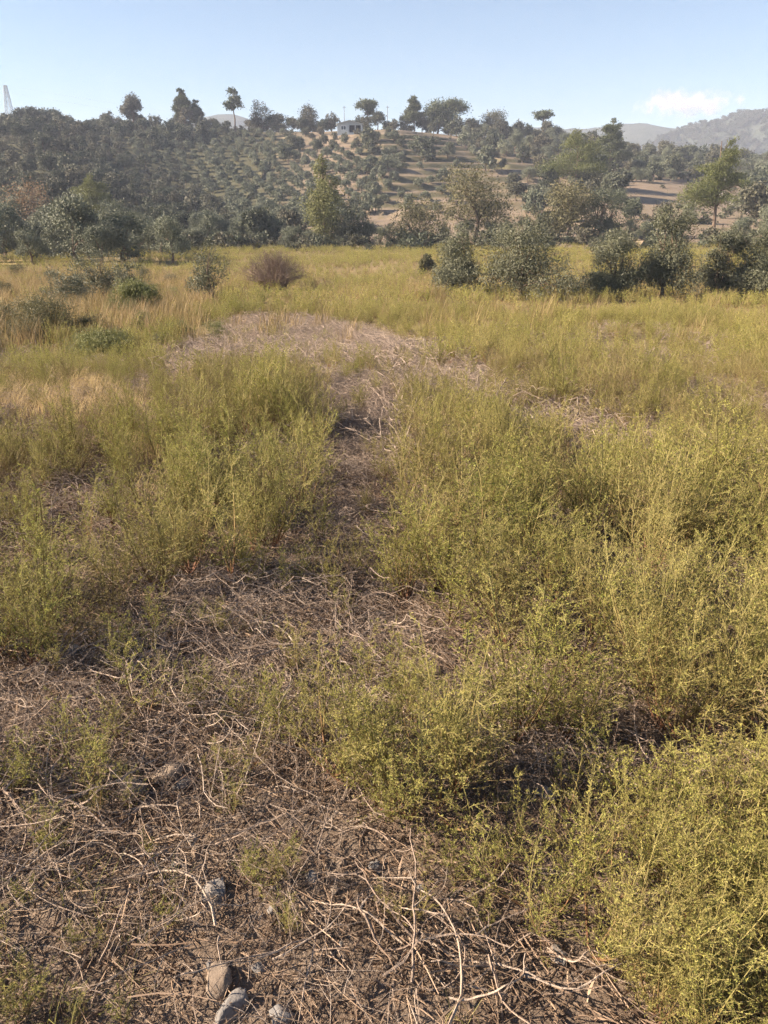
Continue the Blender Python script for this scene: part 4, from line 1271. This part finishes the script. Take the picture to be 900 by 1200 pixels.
field_zone('weed_field', 10.5, 26, -18, 18, .33, mid_src, .50, 'yellow-green weeds covering the middle of the field')
field_zone('distant_weed_field', 26, 94, -60, 60, .62, far_src, .62, 'yellow-green weeds covering the far end of the field', .95)

# ------------------------------------------------------------------ dead stems, litter, grass, stones
TW = [brush_mesh(600 + i, 60, .38, .085, .0015, 0, 8, True, (.05, .36), .18) for i in range(5)]
TW_ME = [b.mesh('dry_brush', [M['twig']]) for b in TW]
BIG = [brush_mesh(620 + i, 7, .26, .08, .0036, 0, 13, True, (.22, .48), .16) for i in range(4)]
BIG_ME = [b.mesh('dry_stems', [M['twig']]) for b in BIG]
LOW = [src('grey_brush', brush_mesh(640 + i, 40, .38, .14, .0030, .32, 6, False, (.12, .40), .2), [M['twig_grey']]) for i in range(4)]
LIT = [src('litter', litter_mesh(660 + i), [M['straw']]) for i in range(6)]
# dead plants one can pick out in the foreground
nb = 0
for px, row, k, s, big in [
    (560, 1150, 0, 1.0, 1), (450, 1180, 1, .9, 1), (60, 960, 2, .95, 1), (215, 905, 0, .8, 1), (20, 1010, 3, .9, 1), (420, 760, 3, 1.1, 1), (470, 1120, 2, .8, 1), (600, 1190, 3, .9, 1), (330, 730, 0, 1.1, 1), (240, 790, 1, 1, 1), (90, 840, 0, .9, 1), (640, 900, 1, .8, 1), (700, 910, 2, .8, 1), (370, 820, 2, 1, 1), (150, 1080, 1, .7, 1)]:
    x, y, z = ground_at(px, row)
    o = obj('dead_stem_bundle', BIG_ME[k], None, (x, y, z), (0, 0, r1.uniform(0, 6.28)), s)
    tag(o, 'thick curved dead plant stems lying bleached on the ground', 'dead stems', 'thick dead stems on the ground'); nb += 1
tx, ty = jitter_grid(-6, 6, .9, 9, .23, .56, 1.3)
tz = zfun(tx, ty); dn, px, row = bare_at(tx, ty, tz)
soil = np.exp(-((px - 400) / 90) ** 2 - ((row - 1060) / 70) ** 2) + np.exp(-((px - 230) / 60) ** 2 - ((row - 1030) / 50) ** 2) * .5
keep = (dn < .29) & (r1.random(len(tx)) < np.interp(row, [600, 900, 980, 1080], [.95, .75, .26, .13]) * (1 - np.clip(soil, 0, .95)))
keep |= (dn > .29) & (r1.random(len(tx)) < .22)
tx, ty, tz = tx[keep], ty[keep], tz[keep]
od = np.argsort(ty + 50 * ((px[keep] < -40) | (px[keep] > 940) | (row[keep] > 1230)))
rest = []
for c, i in enumerate(od):
    if c < 200:
        s = r1.uniform(.7, 1.15)
        o = obj('dead_plant', TW_ME[r1.integers(5)], None, (tx[i], ty[i], tz[i]), (0, 0, r1.uniform(0, 6.28)), (s, s, s * r1.uniform(.7, 1.3)))
        tag(o, 'tangled dead plant of fine dry branching twigs on the ground', 'dead plant', 'tangled dead plants on the ground')
    else: rest.append(i)
tw_src = [[bpy.data.objects.new('dry_brush', m)] for m in TW_ME]
i = np.array(rest, int); n = len(i); s = r1.uniform(.8, 1.2, n)
scatter('dry_twig_cover', np.stack([tx[i], ty[i], tz[i]], 1), np.stack([0 * s, 0 * s, r1.uniform(0, 6.28, n)], 1), np.stack([s, s, s * 1.2], 1), r1.integers(0, 5, n), tw_src, 'dry twig tangle covering the strip of ground')
# greyish dry brush on the farther bare strips
tx, ty = jitter_grid(-12, 10, 5.5, 27, .36, .58, .5)
tz = zfun(tx, ty); dn, px, row = bare_at(tx, ty, tz)
keep = (dn < .29) & (row < 620) & (fbm(tx * .8, ty * .8, 97, 3) + r1.uniform(-.12, .12, len(tx)) > .36) & ~((px < 215) & (row > 395) & (row < 570)) & ~((px < 260) & (row < 400))
keep |= (dn > .29) & (ty < 18) & (r1.random(len(tx)) < .12)
tx, ty, tz = tx[keep], ty[keep], tz[keep]; n = len(tx); s = r1.uniform(.7, 1.25, n)
scatter('grey_brush_cover', np.stack([tx, ty, tz], 1), np.stack([0 * s, 0 * s, r1.uniform(0, 6.28, n)], 1), np.stack([s, s, s * r1.uniform(.6, 1.2, n)], 1), r1.integers(0, 4, n), [[o] for o in LOW], 'greyish dry brush covering the bare strips of the field')
# straw and crumbs on the soil
tx, ty = jitter_grid(-6, 6, .6, 8.5, .15, .56, 1.3)
tz = zfun(tx, ty); n = len(tx); s = r1.uniform(.7, 1.2, n)
scatter('straw_litter', np.stack([tx, ty, tz], 1), np.stack([r1.normal(size=n) * .05, r1.normal(size=n) * .05, r1.uniform(0, 6.28, n)], 1), np.stack([s, s, s], 1), r1.integers(0, 6, n), [[o] for o in LIT], 'straw, chips and crumbs scattered on the soil')
# pebbles
PEB = [src('pebble', stone_mesh(700 + i, 1), [M['stone_tan'] if i % 3 else M['stone']], False) for i in range(6)]
tx, ty = jitter_grid(-3, 3, .9, 5.5, .05, .56, .3)
dn, px, row = bare_at(tx, ty, zfun(tx, ty))
keep = (dn < .29) & (r1.random(len(tx)) < .10 + .30 * np.exp(-((px - 400) / 110) ** 2 - ((row - 1060) / 90) ** 2))
tx, ty = tx[keep], ty[keep]; tz = zfun(tx, ty); n = len(tx); s = r1.gamma(2.2, .0036, n).clip(.003, .017)
scatter('pebbles', np.stack([tx, ty, tz + s * .2], 1), r1.uniform(0, 6.28, (n, 3)), np.stack([s, s, s], 1), r1.integers(0, 6, n), [[o] for o in PEB], 'small pebbles and clods strewn over the soil')
# stones one can pick out
for k, (px, row, wpx, mt, lb) in enumerate([
    (253, 1052, 36, 'stone', 'grey angular stone with a pale top face in the dry litter'), (195, 912, 40, 'stone_tan', 'pale tan rock half hidden under bleached twigs'), (215, 922, 26, 'stone', 'pale flat stone against the tan rock'),
    (155, 930, 46, 'stone_tan', 'broad flat tan slab under dead stems'), (205, 1018, 14, 'stone', 'small blocky pale stone uphill of the grey angular one'), (232, 1004, 20, 'stone_tan', 'rounded tan stone in the row above the grey angular stone'), (225, 985, 18, 'stone', 'grey chip lying in the row of stones in the litter'),
    (255, 1155, 36, 'stone_tan', 'brown rounded stone lying beside a broken straw'), (270, 1190, 40, 'stone', 'large pale stone with a ridged top in the litter'), (330, 1198, 26, 'stone', 'pale wedge stone next to the large ridged one'), (437, 1048, 14, 'stone_tan', 'small cream stone on the bare soil'), (494, 1042, 12, 'stone', 'small round white stone on the bare soil'),
    (618, 1152, 14, 'stone', 'small white stone among straw by the spreading weeds'), (305, 1142, 16, 'stone', 'grey flat stone between the brown stone and the soil'), (365, 1030, 18, 'stone', 'grey flat stone on the crumbly soil'), (440, 1018, 20, 'stone', 'low grey stone at the foot of the tall clump'), (400, 1020, 14, 'stone_tan', 'little tan stone at the foot of the tall clump'),
    (392, 1045, 12, 'stone_tan', 'little tan clod on the crumbly soil'), (320, 1072, 12, 'stone', 'little grey stone near the small thin weeds'), (485, 1175, 16, 'stone_tan', 'tan stone between thick bleached stems'), (85, 765, 22, 'stone', 'grey stone at the edge of the loose weeds'), (160, 760, 20, 'stone', 'grey stone in the dry tangle beyond the tan rock'), (640, 940, 26, 'stone', 'grey flat stone in the shade of the thick stand'), (655, 1130, 24, 'stone', 'grey stone half under the spreading weeds')]):
    x, y, z = ground_at(px, row); w = wpx * math.hypot(y, CAM_Z) / F * .55
    o = obj('stone', stone_mesh(800 + k, 4).mesh('stone', [M[mt]], True), None, (x, y, z + w * .13), (r1.normal() * .2, r1.normal() * .2, r1.uniform(0, 6.28)), w)
    tag(o, lb, 'stone')
# grasses
GG = [src('green_tuft', grass_mesh(900 + i, 26, .07, .13, .0022, .8), [M['greengrass']]) for i in range(3)]
tx, ty = jitter_grid(-3, 3, .9, 4.5, .13, .56, .3)
tz = zfun(tx, ty); dn, px, row = bare_at(tx, ty, tz)
keep = r1.random(len(tx)) < np.where((px < 260) & (row > 1020), .55, .10) * (fbm(tx * 3, ty * 3, 91, 2) > .45)
tx, ty, tz = tx[keep], ty[keep], tz[keep]; n = len(tx); s = r1.uniform(.5, 1.2, n)
scatter('green_grass', np.stack([tx, ty, tz], 1), np.stack([0 * s, 0 * s, r1.uniform(0, 6.28, n)], 1), np.stack([s, s, s], 1), r1.integers(0, 3, n), [[o] for o in GG], 'thin green grass tufts in the dry litter')
PG = [src('flare_tuft', grass_mesh(910 + i, 46, .14, .28, .0028, .9), [M['flaregrass']]) for i in range(3)]  # tufts added as a stand-in for the bright lens flare streak
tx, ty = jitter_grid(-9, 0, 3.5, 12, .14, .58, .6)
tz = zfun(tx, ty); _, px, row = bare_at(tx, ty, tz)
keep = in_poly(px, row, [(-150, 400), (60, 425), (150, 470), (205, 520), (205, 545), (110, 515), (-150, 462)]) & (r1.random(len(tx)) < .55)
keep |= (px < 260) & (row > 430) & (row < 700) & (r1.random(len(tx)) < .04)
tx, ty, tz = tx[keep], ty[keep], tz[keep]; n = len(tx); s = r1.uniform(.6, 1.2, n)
scatter('flare_streak_grass', np.stack([tx, ty, tz], 1), np.stack([0 * s, 0 * s, r1.uniform(0, 6.28, n)], 1), np.stack([s, s, s], 1), r1.integers(0, 3, n), [[o] for o in PG], 'added pale golden grass imitating a lens flare streak beside the loose weeds')
DG = [src('dry_tuft', grass_mesh(920 + i, 40, .22, .75, .012, .45), [M['drygrass']]) for i in range(4)]
tx, ty = jitter_grid(-24, 34, 12, 60, .42, .62, 2)
tz = zfun(tx, ty); _, px, row = bare_at(tx, ty, tz)
keep = in_poly(px, row, [(-200, 312), (120, 322), (250, 326), (300, 330), (260, 345), (240, 368), (180, 392), (90, 410), (-200, 425)]) & (r1.random(len(tx)) < .75)
keep |= in_poly(px, row, [(640, 352), (650, 336), (760, 334), (950, 330), (950, 352), (780, 350)]) & (r1.random(len(tx)) < .85)
keep |= (ty > 14) & (r1.random(len(tx)) < .05)
keep |= in_poly(px, row, [(470, 352), (480, 340), (520, 342), (520, 356)])
tx, ty, tz = tx[keep], ty[keep], tz[keep]; n = len(tx); s = r1.uniform(.6, 1.15, n)
scatter('dry_grass', np.stack([tx, ty, tz], 1), np.stack([0 * s, 0 * s, r1.uniform(0, 6.28, n)], 1), np.stack([s, s, s], 1), r1.integers(0, 4, n), [[o] for o in DG], 'reddish dry grass along the edges of the field')

# ------------------------------------------------------------------ cloud and haze
def cloud(name, px, row, d, wpx, hpx, label, seed):
    """a closed body of air whose vapour thickens into billows with a flat base"""
    import bmesh
    c = at(px, row, d); w = wpx * d / F; h = hpx * d / F
    bm = bmesh.new(); bmesh.ops.create_icosphere(bm, subdivisions=3, radius=1)
    v0 = np.array([x.co[:] for x in bm.verts]); f0 = np.array([[y.index for y in x.verts] for x in bm.faces]); bm.free()
    b = Buf(); b.add(v0 * np.array([w * .5, h * .9, h * .62]), f0)
    m = bpy.data.materials.new('cloud_vapour'); m.use_nodes = True; nt = m.node_tree; N, L = nt.nodes, nt.links
    N.remove(N['Principled BSDF'])
    tc = N.new('ShaderNodeTexCoord')
    vm = N.new('ShaderNodeVectorMath'); vm.operation = 'DIVIDE'; L.new(tc.outputs['Object'], vm.inputs[0]); vm.inputs[1].default_value = (w * .5, h * .9, h * .62)
    ln = N.new('ShaderNodeVectorMath'); ln.operation = 'LENGTH'; L.new(vm.outputs[0], ln.inputs[0])
    off = N.new('ShaderNodeVectorMath'); off.operation = 'ADD'; L.new(tc.outputs['Object'], off.inputs[0]); off.inputs[1].default_value = (seed * 131.0, 0, 0)
    nz = noise(nt, 2.3 / h, 5, off.outputs[0], .6)
    k1 = N.new('ShaderNodeMath'); k1.operation = 'MULTIPLY_ADD'; L.new(nz, k1.inputs[0]); k1.inputs[1].default_value = 2.6; k1.inputs[2].default_value = -.72
    k2 = N.new('ShaderNodeMath'); k2.operation = 'SUBTRACT'; L.new(k1.outputs[0], k2.inputs[0]); L.new(ln.outputs['Value'], k2.inputs[1])
    mr = N.new('ShaderNodeMapRange'); L.new(k2.outputs[0], mr.inputs[0]); mr.inputs[1].default_value = -.05; mr.inputs[2].default_value = .4; mr.inputs[4].default_value = .009
    pv = N.new('ShaderNodeVolumePrincipled'); pv.inputs['Color'].default_value = (.95, .72, .70, 1); pv.inputs['Anisotropy'].default_value = .0
    L.new(mr.outputs[0], pv.inputs['Density'])
    L.new(pv.outputs[0], N['Material Output'].inputs['Volume'])
    m.cycles.volume_step_rate = .25
    o = obj(name, b.mesh(name, [m], True), None, c)
    return tag(o, label, 'cloud')


cloud('cloud', 806, 121, 3200, 140, 30, 'small pinkish white cumulus cloud above the mountains', 5)

hm = bpy.data.materials.new('haze_air'); hm.use_nodes = True
nt = hm.node_tree; nt.nodes.remove(nt.nodes['Principled BSDF'])
pv = nt.nodes.new('ShaderNodeVolumePrincipled')
pv.inputs['Color'].default_value = (.62, .70, .90, 1); pv.inputs['Density'].default_value = .00036; pv.inputs['Anisotropy'].default_value = .0
nt.links.new(pv.outputs[0], nt.nodes['Material Output'].inputs['Volume'])
b = Buf(); b.box(-2900, 2900, -700, 3000, -40, 178)
tag(obj('haze', b.mesh('haze', [hm])), 'pale air haze over the valley', None, None, 'stuff')
